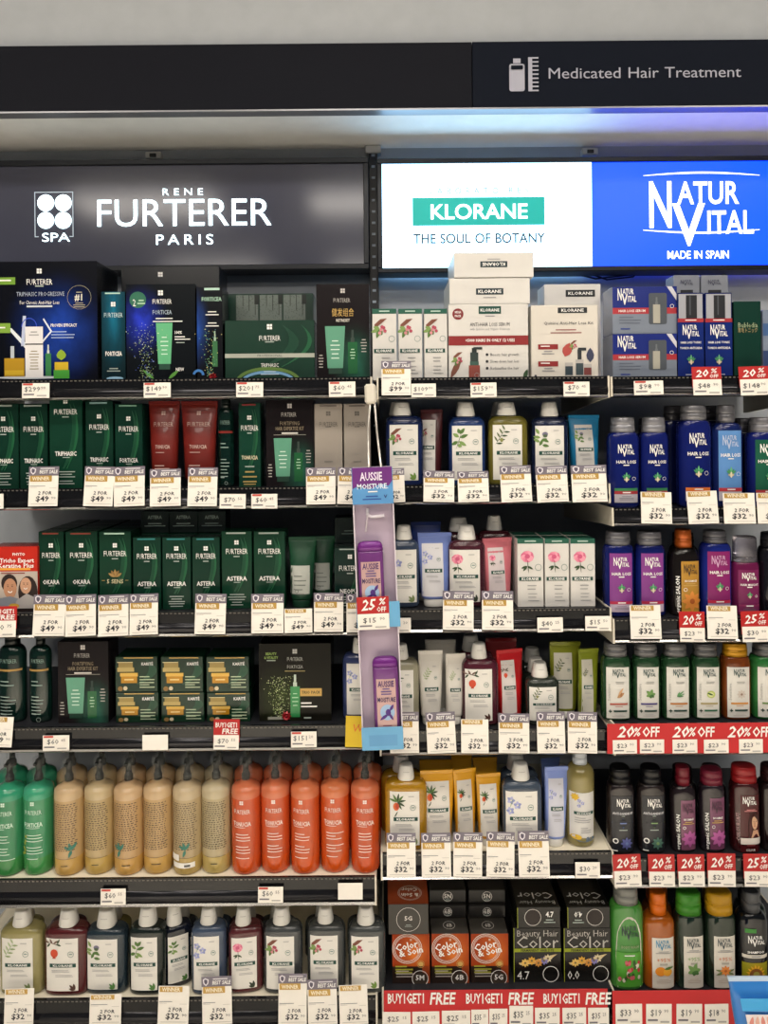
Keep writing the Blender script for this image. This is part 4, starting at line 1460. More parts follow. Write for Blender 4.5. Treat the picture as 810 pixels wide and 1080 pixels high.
def p_karite(d, w, h):
    swoosh(d, w, h, [(G1, .2, .2)])
    d.rect(-.30 * w, .955 * h, .40 * w, .985 * h, GOLD, 2)
    d.rect(-.45 * w, .58 * h, -.05 * w, .70 * h, INK(0xb9a468), 3); d.rect(-.42 * w, .70 * h, -.08 * w, .85 * h, INK(0xa08a50), 3); d.rect(-.45 * w, .84 * h, -.08 * w, .86 * h, INK(0xe9dcae), 4)
    d.rect(-.36 * w, .26 * h, .02 * w, .52 * h, M(0xb98420, .25), 4); d.rect(-.38 * w, .45 * h, .04 * w, .55 * h, INK(0xd9b054), 5); d.rect(-.28 * w, .34 * h, -.06 * w, .38 * h, INK(0xe9cf8a), 5)
    d.ell(-.38 * w, .1 * h, .06 * w, .07 * h, INK(0x8a6a3a), 3); d.ell(-.26 * w, .11 * h, .05 * w, .06 * h, INK(0xcfc0a0), 3)
    d.text('KARITÉ', .26 * w, .80 * h, .0058, WHITE, .28 * w, 3, 'b')
    d.lines(.08 * w, .45 * h, .38 * w, 3, .006, .002, INK(0xb9c9a8), 3, 'l'); d.lines(.08 * w, .22 * h, .38 * w, 2, .005, .0018, INK(0xb9c9a8), 3, 'l')


low_top = {}
for a, b in ((122, 167.5), (170, 215.5), (218, 264)):
    o1 = carton('A4', a, b, 731, 'lower small green carton with gold jar', body=GB(0x133624), printer=p_karite, y=.030, depth=.065, group='small green jar cartons')
    hz = P((a + b) / 2, 731, .03)[1] - SZ['A4'] + .001
    o2 = carton('A4', a - .5, b - 1, 693, 'upper small green carton with gold jar', body=GB(0x133624), printer=p_karite, y=.032, depth=.065, base=hz, group='small green jar cartons')


def p_trio(d, w, h):
    d.rect(-.5 * w, 0, .5 * w, h, art(0x15140f, 0x34401f, .3, .3, .5, 5), 1)
    logo4(d, .0, .90 * h, .009, INK(0xb9b9b4)); d.text('FURTERER', 0, .80 * h, .0075, INK(0xa5a59f), .22 * w, 3); d.text('FORTICEA', 0, .70 * h, .0068, INK(0xa5a59f), .22 * w, 3); d.lines(0, .65 * h, .46 * w, 1, .004, .0016, INK(0x9a8a5a))
    d.text('BEAUTY', -.33 * w, .87 * h, .005, INK(0x8fae58), .15 * w, 3, 'b'); d.text('& VITALITY', -.33 * w, .82 * h, .005, INK(0x8fae58), .19 * w, 3, 'b'); d.lines(-.33 * w, .79 * h, .2 * w, 1, .004, .002, GSILV)
    sparkle(d, -.22 * w, .03 * h, .34 * w, .55 * h, 330, (0xb9c98a, 0x6f8a48, 0xd9e0b4, 0x8a9a5a), 4)
    bottle_pic(d, .0, .05 * h, .13 * w, .55 * h, M(0x2f8a4c, .25), INK(0xbcc8bc)); d.lines(0, .36 * h, .09 * w, 4, .008, .002, INK(0x9fd0a8), 4)
    d.rect(.07 * w, .32 * h, .37 * w, .42 * h, GOLD, 3); d.text('TRIO PACK', .22 * w, .37 * h, .0055, INK(0x241c10), .26 * w, 4, 'b')
    d.lines(.08 * w, .24 * h, .24 * w, 2, .007, .003, WHITE, 3, 'l'); d.rect(-.38 * w, .02 * h, -.16 * w, .055 * h, INK(0x9a9a90), 3); d.rect(.12 * w, .03 * h, .22 * w, .05 * h, GSILV, 3)


o = carton('A4', 273, 349.5, 679, 'large black gift box with green bottle and red bow', 'box', .032, .09, M(0x131211, .22), p_trio, name='gift_set_box')
ribbon_bow(o, -.018, 0, .011, .011)
shampoo('A4', 361, 392, 371, 387, 674, 691, 0x3f4a78, 'flax', 'blue bottle partly hidden by hanging strip', lab=(-.7, .8), y=.034)

# ------------------------------------------------ A5: spray bottles
cols = [(3, 0x3f9f6c, 'FORTICEA'), (34.2, 0x4aac78, 'FORTICEA')] + [(x, c, 'back') for x, c in ((67, 0xe2c08a), (99.5, 0xdcc28c), (131, 0xe3bc84), (162.5, 0xe4c088), (194, 0xdcc496), (225, 0xd8c79c))] + [(x, c, 'TONUCIA') for x, c in ((257, 0xe8622e), (288.5, 0xea642e), (320.5, 0xec662a), (352.5, 0xec6626), (385, 0xea6028))]
for i, (x, c, k) in enumerate(cols):
    nm = {'FORTICEA': 'green', 'back': 'amber', 'TONUCIA': 'orange'}[k]
    sprayer('A5', x, c, k, '%s spray bottle with a dark pump' % nm, .012 + (.004 if i % 2 else 0), seed=i + 1, turn={'TONUCIA': (-12, -6, 0, -8, 0)[i % 5]}.get(k, 0))
    sprayer('A5', x + 3, c, k, '%s stock spray bottle' % nm, .082, back=True, seed=i + 40)

# ------------------------------------------------ A6: white-capped shampoo bottles
a6 = [(-3, 43, 9, 28.5, 964.5, 981, 0xa39a64, 'sprig', 'olive-cream shampoo bottle with a sprig label', 0),
      (44, 91, 58, 78, 964, 981, 0x5c2326, 'pomegranate', 'maroon shampoo bottle with a pomegranate label', 0),
      (87.5, 132, 98.5, 119, 964, 982, 0x2a3a45, 'thistle', 'slate blue shampoo bottle with a thistle label', 0),
      (134, 173, 143, 162.5, 961, 980, 0x1d2724, 'nettle', 'near-black shampoo bottle with green leaf label', 0),
      (171, 200, 173, 189.5, 957, 978, 0x181d2c, 'nettle', 'navy shampoo bottle turned aside', 26),
      (200, 237.5, 208.5, 226.5, 962, 979, 0x47566e, 'flax', 'grey blue shampoo bottle with flax label', 3),
      (239.5, 276, 246, 263, 962, 980, 0x602c30, 'peony', 'maroon shampoo bottle with pink peony label', 8),
      (277, 318, 286, 305, 962, 979, 0x4a4d4f, 'quinine', 'charcoal bottle with red flower label', 0),
      (323.5, 364, 333.5, 351, 962, 978, 0x4a4d4d, 'quinine', 'charcoal bottle with red flower label', 0),
      (367, 407, 376, 395, 962, 979, 0x4a4e4e, 'quinine', 'charcoal bottle with red flower label', 0)]
prev = {}
for q in a6:
    yy = .012 if a6.index(q) % 2 else .015
    if q[7] == 'peony' or q[9] == 26:
        yy = .034 if q[9] == 26 else .015
    o = shampoo('A6', *q[:9], y=yy, turn=q[9])
for i, xx in enumerate((22, 68, 116, 188, 224, 259, 292, 340, 385)):
    c = (0xa39a64, 0x5c2326, 0x8a8250, 0x181d2c, 0x47566e, 0x602c30, 0x4a4d4f, 0x4a4d4f, 0x4a4e4e)[i]
    shampoo('A6', xx - 19, xx + 19, xx - 9, xx + 9, 958, 975, c, '', 'white-capped stock shampoo bottle', y=.112, nolabel=True, back=True)

# ------------------------------------------------ B1
GRN = INK(0x1f5a48)


def kl_box(kind):
    def go(d, w, h):
        d.rect(-.5 * w, .93 * h, .5 * w, h, GRN, 1); d.lines(.0, .975 * h, .7 * w, 1, .004, .0025, INK(0xb9d0c4), 3)
        if kind == 'peony':
            plant(d, 'peony', -.12 * w, .66 * h, .52 * w)
        else:
            plant(d, 'quinine', -.14 * w, .68 * h, .55 * w)
        d.ring(.30 * w, .58 * h, .13 * w, .0009, INK(0x6f8a84), 3)
        d.rect(-.44 * w, .385 * h, .40 * w, .44 * h, BAND, 3); d.text('KLORANE', -.02 * w, .413 * h, .0052, WHITE, .66 * w, 4, 'b')
        d.lines(-.12 * w, .32 * h, .52 * w, 2, .007, .0018, INK(0x9a9a9a), 3, 'l', 4); d.lines(-.1 * w, .2 * h, .5 * w, 3, .007, .0016, INK(0xa5a5a5), 3, 'l', 7)
    return go


WBOX = M(0xd8d5d0, .4)
for a, b in ((392, 418.5), (419.5, 445.5), (446.5, 472)):
    carton('B1', a + .6, b, 326, 'white carton with red flower', body=WBOX, printer=kl_box('quinine'), y=.030, depth=.045, flap=M(0x245c4a, .4))


def p_serum(d, w, h):
    d.rect(-.12 * w, .87 * h, .16 * w, .97 * h, BAND, 2); d.text('KLORANE', .02 * w, .92 * h, .0058, WHITE, .24 * w, 3, 'b'); d.lines(.02 * w, .845 * h, .2 * w, 1, .004, .0014, MIDTXT)
    d.ell(-.38 * w, .87 * h, .07 * w, .075 * h, INK(0x7d2428), 2, 20); d.text('MEGA', -.38 * w, .895 * h, .0045, WHITE, .08 * w, 3, 'b'); d.text('PACK', -.38 * w, .845 * h, .0045, WHITE, .08 * w, 3, 'b')
    d.text('ANTI-HAIR LOSS SERUM', .02 * w, .73 * h, .0072, DKTXT, .50 * w, 3); d.text('with Quinine and Organic Edelweiss', .02 * w, .67 * h, .0048, MIDTXT, .50 * w, 3)
    d.rect(-.5 * w, .455 * h, .5 * w, .58 * h, INK(0x8a2426), 2); d.text('+5000 HAIRS IN ONLY 12 USES', .02 * w, .52 * h, .0058, WHITE, .62 * w, 3, 'b')
    plant(d, 'quinine', -.38 * w, .24 * h, .12 * w); d.leaf(-.48 * w, .02 * h, .05, .012, 62, INK(0x7a4a3a), 2)
    d.rect(-.25 * w, .02 * h, -.11 * w, .19 * h, INK(0x8a4238), 3); d.rect(-.235 * w, .19 * h, -.125 * w, .24 * h, INK(0x3c5a50), 3); d.rect(-.23 * w, .24 * h, -.13 * w, .36 * h, INK(0x2d3a38), 3); d.rect(-.21 * w, .36 * h, -.15 * w, .42 * h, INK(0x1f2827), 3); d.rect(-.19 * w, .40 * h, -.08 * w, .43 * h, INK(0x1f2827), 4)
    d.ring(-.15 * w, .06 * h, .03 * w, .0008, INK(0x9a9a9a), 4)
    for k, t in enumerate(('Boosts hair growth', 'Slows down hair loss', 'Redensifies the hair')):
        z = (.33 - .09 * k) * h
        d.ell(-.02 * w, z, .018 * w, .018 * w, INK(0x26262a), 3, 12); d.text(t, .20 * w, z, .0055, DKTXT, .36 * w, 3)
    d.leaf(.44 * w, .0 * h, .022, .009, 70, INK(0x2f4a2c), 3)


carton('B1', 472.8, 557.5, 321, 'large white serum box with dark red band', 'box', .030, .075, WBOX, p_serum, name='serum_gift_box')
hz = P(515, 321, .03)[1] - SZ['B1'] + .0012


def p_top1(flip):
    def go(d, w, h):
        sg = -1 if flip else 1
        d.rect(-.17 * w, (.5 - .02 * sg) * h - .12 * h, .17 * w, (.5 - .02 * sg) * h + .12 * h, INK(0x1d3038), 2)
        d.text('KLORANE', 0, (.5 - .02 * sg) * h, .0062, WHITE, .29 * w, 3, 'b', flip=flip)
        d.lines(0, .5 * h - sg * .24 * h, .26 * w, 1, .004, .0014, MIDTXT)
    return go


mz = P(515, 293.5, .042)[1] - SZ['B1']
carton('B1', 474, 559.5, 293.5, 'white box lying flat across the serum box', 'box', .036, .14, WBOX, p_top1(False), base=hz, name='serum_gift_box')
carton('B1', 479, 563.5, 266.5, 'topmost white box lying upside down on the pile', 'box', .034, .14, WBOX, p_top1(True), base=P(515, 293.5, .036)[1] - SZ['B1'] + .0012, name='serum_gift_box')


def p_quin(d, w, h):
    d.rect(-.10 * w, .89 * h, .34 * w, .965 * h, INK(0x22262a), 2); d.text('KLORANE', .12 * w, .928 * h, .0058, WHITE, .34 * w, 3, 'b')
    d.text('Quinine Anti-Hair Loss Kit', .06 * w, .755 * h, .0062, DKTXT, .74 * w, 3); d.lines(.02 * w, .67 * h, .5 * w, 2, .006, .002, INK(0x9a5a5a))
    for z in (.40, .17):
        d.rect(-.40 * w, z * h, -.10 * w, (z + .07) * h, INK(0x8a2426), 2); d.lines(-.36 * w, (z + .05) * h, .22 * w, 1, .004, .002, WHITE, 3, 'l'); d.lines(-.25 * w, (z - .02) * h, .2 * w, 2, .005, .0018, MIDTXT, 3)
    plant(d, 'quinine', .14 * w, .43 * h, .10 * w)
    for x, hh, cc in ((.06, .22, 0x2a3a44), (.22, .26, 0x3c4a50), (.34, .20, 0x7a3a38)):
        d.rect((x - .06) * w, .03 * h, (x + .06) * w, hh * h, INK(0xb9b4b0), 3); d.rect((x - .055) * w, .05 * h, (x + .055) * w, (hh - .05) * h, INK(cc), 4)
    d.rect(.19 * w, .26 * h, .25 * w, .40 * h, INK(0x2a3034), 4); d.rect(.20 * w, .38 * h, .32 * w, .42 * h, INK(0x2a3034), 4)
    d.leaf(.0, .30 * h, .03, .02, 70, INK(0xb04a44), 3); d.leaf(.38 * w, .22 * h, .03, .016, 90, INK(0x3a3f58), 3)
    d.ell(-.44 * w, .04 * h, .02 * w, .02 * h, DKTXT, 3)


carton('B1', 560, 631, 322, 'cream hair kit box with bottles pictured', 'box', .030, .07, M(0xd8d2c8, .4), p_quin, name='hair_kit_box')
carton('B1', 574, 634, 300, 'white kit box standing taller', 'box', .112, .07, WBOX, lambda d, w, h: (d.rect(-.12 * w, .87 * h, .40 * w, .94 * h, INK(0x22262a), 2), d.text('KLORANE', .14 * w, .905 * h, .006, WHITE, .44 * w, 3, 'b')), name='hair_kit_box', back=True)

# ------------------------------------------------ C1
def p_nvs(d, w, h):
    d.rect(-.5 * w, .0, .5 * w, .42 * h, M(0x9aa4b4, .18, .4), 1); d.rect(-.5 * w, .55 * h, .5 * w, h, M(0x1d2b78, .25), 1)
    d.rect(-.5 * w, .42 * h, .5 * w, .55 * h, M(0xa8343c, .3), 1); d.text('HAIR LOSS SERUM', -.20 * w, .485 * h, .0048, WHITE, .42 * w, 3, 'b')
    nv_logo(d, -.28 * w, .80 * h, .30 * w, .36 * h, WHITE)
    d.poly([(.34 * w, h), (.5 * w, .68 * h), (.5 * w, .82 * h), (.42 * w, h)], INK(0xc8c8d0), 2)
    d.lines(-.40 * w, .36 * h, .36 * w, 3, .006, .0018, INK(0x5a6070), 3, 'l'); d.lines(-.38 * w, .12 * h, .24 * w, 1, .006, .003, INK(0x2a3a80), 3, 'l')
    rrect(d, .06 * w, .20 * h, .34 * w, .86 * h, .004, INK(0x4a5058), 3)
    bottle_pic(d, .18 * w, .22 * h, .11 * w, .55 * h, INK(0xa9a69a), INK(0x6a6f74), 4)
    d.ring(.42 * w, .58 * h, .03 * w, .0008, WHITE, 3)


b1 = carton('C1', 646, 714, 352.5, 'silver and blue serum box, lower of two', 'box', .032, .07, M(0x8a93a5, .2, .3), p_nvs, name='serum_box')
carton('C1', 646, 714.5, 302.5, 'silver and blue serum box, upper of two', 'box', .036, .07, M(0x8a93a5, .2, .3), p_nvs, base=P(680, 352.5, .032)[1] - SZ['C1'] + .001, name='serum_box')


def p_tonic(d, w, h):
    d.rect(-.5 * w, 0, .5 * w, .655 * h, M(0x16286e, .22), 1); d.rect(-.5 * w, .655 * h, .5 * w, .70 * h, M(0xa03038, .3), 2); d.lines(0, .685 * h, .7 * w, 1, .004, .002, WHITE)
    d.rect(-.46 * w, .70 * h, .46 * w, h * .985, M(0xa6a8b0, .12), 1)
    d.rect(-.18 * w, .70 * h, .24 * w, .97 * h, INK(0x1a1c22), 3); d.rect(-.05 * w, .74 * h, .0, .96 * h, INK(0x4a4e55), 4)
    nv_logo(d, 0, .55 * h, .66 * w, .17 * h, WHITE); d.text('HAIR LOSS TONIC', 0, .42 * h, .0042, WHITE, .80 * w, 3, 'b'); d.text('TONICO ANTICAIDA', 0, .355 * h, .0042, WHITE, .84 * w, 3, 'b')
    star(d, 0, .20 * h, .014); d.lines(0, .05 * h, .7 * w, 2, .005, .0016, INK(0xb0b4c8))


for i, (a, b) in enumerate(((714.5, 742.5), (743.5, 772.5))):
    carton('C1', a, b, 309, 'blue tonic box with clear window', 'box', .030, .045, M(0x15225a, .22), p_tonic, name='tonic_box')
    carton('C1', a - 4, b - 4, 290.5, 'clear topped blue tonic box', 'box', .112, .045, M(0x8f939c, .14), lambda d, w, h: (nv_logo(d, 0, .93 * h, .5 * w, .06 * h, INK(0x4a4c60)), d.rect(-.24 * w, .7 * h, .24 * w, .86 * h, INK(0x1a1c22), 2)), name='tonic_box', back=True)


def p_bub(d, w, h):
    d.text('Bubledia', .0, .69 * h, .010, INK(0x9fae8a), .74 * w, 3); d.text('育毛トニック', 0, .62 * h, .0075, INK(0xa8976a), .74 * w, 3)


carton('C1', 774, 803, 318, 'dark green tonic box with gold Japanese lettering', 'box', .030, .045, M(0x12352c, .22), p_bub, name='tonic_box')
carton('C1', 804.5, 850, 327, 'pale blue and silver box cut off by the frame', 'box', .030, .05, M(0x8f9bb0, .2, .3), lambda d, w, h: (d.rect(-.5 * w, .05 * h, .5 * w, .4 * h, INK(0x2a3d6a), 1), d.rect(-.5 * w, .62 * h, .5 * w, .8 * h, INK(0x3a5a8a), 1)), name='tonic_box')
# ------------------------------------------------ B2
shampoo('B2', 407, 447, 414, 434, 424, 439, 0x1d2c5c, 'quinine', 'navy shampoo bottle with red flower label', y=.028, lab=(-.80, .70))
tube('B2', 444, 468, 432, 0x4a1c20, 'quinine', 'maroon tube leaning behind its neighbours', .052, turn=-14, lab=(-.95, .45), capcol=0xd8d4cc)
shampoo('B2', 474, 513, 482, 502, 424, 440, 0x24407c, 'nettle', 'blue shampoo bottle with green leaf label', y=.026, lab=(-.84, .78))
shampoo('B2', 516, 558, 525, 546, 424, 439, 0x7d7530, 'olive', 'olive green shampoo bottle with olive branch label', y=.026, lab=(-.80, .66))
shampoo('B2', 562, 601, 572, 591, 424, 440, 0x1c2748, 'thistle', 'dark navy shampoo bottle with thistle label', y=.026, lab=(-.84, .70))
for i, (xx, c) in enumerate(((424, 0x1d2c5c), (490, 0x24407c), (533, 0x7d7530), (582, 0x1c2748))):
    shampoo('B2', xx - 17, xx + 21, xx - 9 - (5 if i in (0, 2) else 0), xx + 9, 423.5, 439, c, '', 'white-capped stock shampoo bottle', y=.086, nolabel=True, back=True)
tube('B2', 601, 636, 438, 0x1c6f9a, 'thistle', 'bright blue tube with a white label', .040, turn=10, lab=(-.75, .50), labcol=0xc9c6c2)

# ------------------------------------------------ C2
NVB = 0x15206a
oval('C2', 644, 677, 649, 674, 440, 456.5, NVB, 0x8c8c92, 'blue bottle with silver cap and green band', nv_loss(None, band2=0x2f7a4c), y=.024, n=2.8)
oval('C2', 678.5, 708, 682, 706, 440, 456.5, NVB, 0x8c8c92, 'slimmer blue bottle with silver cap and green band', nv_loss(None, band2=0x2f7a4c), y=.024, n=2.8)
oval('C2', 719, 754, 724, 750, 427, 443.5, NVB, 0x84848a, 'tall blue bottle with silver cap and orange band', nv_loss(None, band=0xd9702a, bottom=0xa9a4b4), y=.024, n=2.8)
oval('C2', 754.5, 787, 762, 780, 427, 446, 0x16245e, 0x77777d, 'tall blue bottle with a pale blue label', nv_loss(0x5f8fc9, bottom=0xb9b4bd, band=0xb8333c, logo=INK(0xb9c4dc)), y=.026, n=2.8)
oval('C2', 793, 830, 797, 826, 440, 456, NVB, 0x7a7a80, 'blue bottle with a green label, cut off by the frame', nv_loss(0x1f5a44), y=.024, n=2.8)
for xx, tp in ((661, 441), (687, 441), (714, 428), (752, 428), (789, 441)):
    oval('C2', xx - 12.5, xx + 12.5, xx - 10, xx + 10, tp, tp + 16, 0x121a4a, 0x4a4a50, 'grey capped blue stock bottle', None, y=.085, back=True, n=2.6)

# ------------------------------------------------ B3
shampoo('B3', 405, 442.5, 417, 435, 555.5, 571, 0x3c4960, 'flax', 'slate blue shampoo bottle next to hanging strip', y=.026, lab=(-.80, .84))
tube('B3', 441, 477.5, 563.5, 0x6f83c4, 'flax', 'lavender blue tube with white label', .028, turn=4, lab=(-.86, .50), labcol=0xd3d2d6)
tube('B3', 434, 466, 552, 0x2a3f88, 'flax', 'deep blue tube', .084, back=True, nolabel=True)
shampoo('B3', 473.5, 513, 483, 503, 555.5, 571, 0x4f2430, 'peony', 'plum shampoo bottle with pink peony label', y=.026, lab=(-.94, .66))
shampoo('B3', 468, 506, 474, 495, 547, 562, 0x4f2430, '', 'white-capped stock shampoo bottle', y=.084, nolabel=True, back=True)
tube('B3', 509, 543, 569, 0xc9707c, 'peony', 'salmon pink tube with a slim label', .034, turn=16, lab=(-.80, .35), labcol=0xd0c4c6)
shampoo('B3', 505, 541, 514, 531, 545, 561, 0x4a1c26, '', 'maroon stock shampoo bottle', y=.088, nolabel=True, back=True)
for a, b in ((545.5, 573.5), (574.5, 600.5), (601.5, 628)):
    carton('B3', a, b, 568.5, 'small white carton with pink peony', body=WBOX, printer=kl_box('peony'), y=.026, depth=.05, flap=M(0x245c4a, .4))
    carton('B3', a, b, 568.5, 'white stock carton with green top', body=WBOX, y=.026, depth=.05, flap=M(0x245c4a, .4), back=True)
    PEND[-1][0].location.y = .078
    PEND[-1][0].location.x = PEND[-2][0].location.x

# ------------------------------------------------ C3
oval('C3', 639.5, 671.5, 645, 670.5, 561.5, 576, NVB, 0x6e6e74, 'blue bottle with purple label and grey cap', nv_loss(0x86408c, bottom=0xb9a9bd, band=0xb0284a), y=.024, n=2.8)
oval('C3', 673, 704.5, 678, 703.5, 561.5, 576, NVB, 0x6e6e74, 'blue bottle with purple label and grey cap', nv_loss(0x86408c, bottom=0xb9a9bd, band=0xb0284a), y=.024, n=2.8)


def salon(c_logo, label, pic, lab_txt, pc, pcc):
    def go(d, w, h):
        d.rect(-.20 * w, .06 * h, .40 * w, .90 * h, M(label, .25, var=.12), 1)
        nv_logo(d, .10 * w, .76 * h, .46 * w, .20 * h, c_logo)
        d.text('organic SALON', -.31 * w, .36 * h, .075 * w + .002, WHITE, .60 * h, 3, 'b', rot=90)
        d.text(lab_txt, .10 * w, .58 * h, .032 * h, WHITE, .40 * w, 3, 'b')
        d.lines(.10 * w, .54 * h, .5 * w, 2, .03 * h, .012 * h, GOLD, 3)
        pic_flower(d, .14 * w, .25 * h, .62 * w, pc, pcc)
        d.ring(-.08 * w, .44 * h, .06 * w, .0008, WHITE, 4)
    return go


oval('C3', 709, 741.5, 718.5, 735.5, 559.5, 579, 0x191412, 0xb0561e, 'dark bottle with orange cap and orange flower', salon(INK(0x3a2a20), 0xb98a3a, None, 'NO DAMAGE', 0xd98a3a, 0xa8551e), y=.026, n=2.6, shoulder=.5)
oval('C3', 743, 775, 747, 770, 560.5, 574, 0x1c2a86, 0x5c5c62, 'blue bottle with a magenta label', nv_loss(0x8a2a6a, txt='HAIR LOSS', bottom=0x9a8aa8, band=0xc02a4a, logo=INK(0xcfa0c4)), y=.024, n=2.8)
oval('C3', 776, 805, 778, 803, 567, 594, 0x6a1c4a, 0xb9b4c0, 'magenta bottle with a tall clear cap', nv_loss(0x7a2858, txt='HAIR MASCOT', bottom=0x7a2858, band=0x8a2a5a), y=.024, n=2.4, capclear=True, lidfrac=.2)
oval('C3', 806, 840, 809, 836, 563, 578, 0x14141c, 0x2a2a30, 'dark bottle cut off by the frame', None, y=.024, n=2.6)
for xx, c in ((655, 0x121a4a), (690, 0x121a4a), (725, 0x14100e), (760, 0x141a50)):
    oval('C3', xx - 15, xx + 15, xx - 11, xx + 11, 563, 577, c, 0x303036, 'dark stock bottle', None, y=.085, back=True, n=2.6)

# ------------------------------------------------ B4
shampoo('B4', 409, 442.5, 416, 431, 682, 698, 0xa8a48c, 'olive', 'cream shampoo bottle next to hanging strip', y=.030, lab=(-.80, .62))
tube('B4', 441.5, 468, 689, 0xcfcbc2, 'sprig', 'cream tube with green sprig', .030, turn=6, lab=(-.80, .70), labcol=0xd2cec6)
tube('B4', 468, 490, 692, 0xd4cfc6, 'sprig', 'second cream tube with green sprig', .034, turn=10, roll=2, lab=(-.80, .60), labcol=0xd8d4cc)
tube('B4', 449, 482, 678, 0xcac6bc, '', 'cream stock tube', .084, nolabel=True, back=True)
shampoo('B4', 488, 527, 497.5, 515, 681, 697, 0x5a2634, 'pomegranate', 'plum shampoo bottle with red pomegranate label', y=.028, lab=(-.86, .60))
shampoo('B4', 484, 522, 488, 507, 672, 689, 0x5a2634, '', 'white-capped stock shampoo bottle', y=.088, nolabel=True, back=True)
tube('B4', 524, 554, 688, 0xb0181e, 'pomegranate', 'bright red tube with pomegranate label', .038, turn=14, lab=(-.80, .30), labcol=0xd3cbc8)
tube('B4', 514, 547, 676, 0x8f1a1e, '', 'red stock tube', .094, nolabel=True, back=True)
shampoo('B4', 556, 591.5, 562.5, 580, 701.5, 717, 0x333a33, 'olive', 'short dark green bottle with olive label', y=.026, lab=(-.84, .76))
for k, (xx, tp) in enumerate(((567, 694), (563, 683))):
    shampoo('B4', xx - 17, xx + 17, xx - 9, xx + 9, tp + 3, tp + 18, 0x333a33, '', 'short dark green stock bottle', y=.076 + .05 * k, nolabel=True, back=True)
tube('B4', 579, 613, 680, 0x7a8020, 'olive', 'olive green tube with white label', .060, turn=6, lab=(-.84, .44), labcol=0xc3c0b4, roll=2)
tube('B4', 609, 632.5, 687, 0x76801e, 'olive', 'slimmer olive green tube with white label', .036, turn=14, lab=(-.84, .30), labcol=0xbfbcb0, roll=2)

# ------------------------------------------------ C4
s4 = 'green bottle with grey cap and %s label'
oval('C4', 637, 668, 641, 665, 680, 694, 0x24492c, 0x6a6a6c, s4 % 'ginger root', nv_sens(0xb05a4a, 0x26433c, pic_root), y=.022, n=3)
oval('C4', 670, 699, 673, 697, 680, 694, 0x24492c, 0x6a6a6c, s4 % 'round leaf', nv_sens(0x4a3f7a, 0x26433c, pic_leaves), y=.022, n=3)
oval('C4', 701, 731, 704, 728, 680, 694, 0x24492c, 0x6a6a6c, s4 % 'aloe leaf', nv_sens(0xb8783a, 0x26433c, pic_aloe), y=.022, n=3)
oval('C4', 733, 763, 735.5, 760, 680, 694, 0x24492c, 0x5e5e60, s4 % 'cut lime', nv_sens(0xa89a6a, 0x2f6a4a, pic_lime), y=.022, n=3)
oval('C4', 765, 795, 768, 793, 680, 694, 0x7a3c14, 0xc08a1a, 'amber bottle with mustard cap and flower label', nv_sens(0xc98a3a, 0x26433c, pic_flower), y=.022, n=3)
oval('C4', 797, 832, 801, 828, 680, 694, 0x2f7a3c, 0x5e5e60, 'bright green bottle cut off by the frame', nv_sens(0x6a8a4a, 0x26433c, pic_leaves), y=.022, n=3)
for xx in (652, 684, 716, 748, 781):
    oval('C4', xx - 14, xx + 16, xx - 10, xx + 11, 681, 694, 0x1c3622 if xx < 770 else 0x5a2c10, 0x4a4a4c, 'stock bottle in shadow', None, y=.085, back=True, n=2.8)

# ------------------------------------------------ B5
shampoo('B5', 406, 451, 419.5, 437.5, 810, 826, 0xb98a20, 'mango', 'golden yellow bottle with mango label', y=.014, lab=(-.76, .62))
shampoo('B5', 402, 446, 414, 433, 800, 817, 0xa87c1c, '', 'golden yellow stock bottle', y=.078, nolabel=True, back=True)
ye = 'golden yellow tube with mango label'
tube('B5', 443.5, 480.5, 817, 0xd59a1e, 'mango', 'broad golden yellow tube with mango label', .024, turn=4, lab=(-.86, .74), labcol=0xddd8d0)
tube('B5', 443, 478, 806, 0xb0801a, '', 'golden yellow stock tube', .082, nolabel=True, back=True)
tube('B5', 478.5, 504, 815, 0xd59a1e, 'mango', 'narrow turned golden yellow tube with mango label', .030, turn=14, lab=(-.84, .55), labcol=0xd5d0c8)
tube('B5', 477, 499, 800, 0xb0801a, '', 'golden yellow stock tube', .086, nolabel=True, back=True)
tube('B5', 503, 530, 820, 0xd59a1e, 'mango', 'golden yellow tube beside the grey blue bottle', .024, turn=8, lab=(-.84, .66), labcol=0xddd8d0)
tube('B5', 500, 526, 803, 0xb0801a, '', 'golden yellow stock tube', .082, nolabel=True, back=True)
shampoo('B5', 531, 573, 541, 560.5, 809, 826, 0x4a5666, 'flax', 'grey blue bottle with flax flower label', y=.014, lab=(-.86, .72))
shampoo('B5', 529, 569, 536, 555, 798, 815, 0x4a5666, '', 'grey blue stock bottle', y=.078, nolabel=True, back=True)
tube('B5', 573.5, 599.5, 813, 0x7f93d2, 'flax', 'periwinkle blue tube with flax label', .020, turn=8, roll=2, lab=(-.80, .60), labcol=0xc9cad6)
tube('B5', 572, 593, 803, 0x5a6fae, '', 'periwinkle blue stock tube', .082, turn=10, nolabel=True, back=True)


def p_micellar(d, w, h):
    d.rect(-.44 * w, .14 * h, .40 * w, .76 * h, M(0xd5d3cf, .4), 1)
    pic_flower(d, -.28 * w, .70 * h, .26 * w, 0xe0b83a, 0xe0b83a); plant(d, 'flax', -.1 * w, .62 * h, .20 * w)
    d.rect(-.32 * w, .46 * h, .36 * w, .50 * h, BAND, 3); d.text('KLORANE', .02 * w, .48 * h, .022 * h, WHITE, .50 * w, 4, 'b')
    d.lines(-.3 * w, .42 * h, .6 * w, 3, .03 * h, .008 * h, MIDTXT, 3, 'l'); d.lines(-.1 * w, .28 * h, .4 * w, 3, .03 * h, .008 * h, MIDTXT, 3, 'l')
    d.ell(.06 * w, .12 * h, .36 * w, .035 * h, INK(0x5a6a7a), 2); d.ell(-.25 * w, .15 * h, .18 * w, .035 * h, INK(0xd8b030), 3)


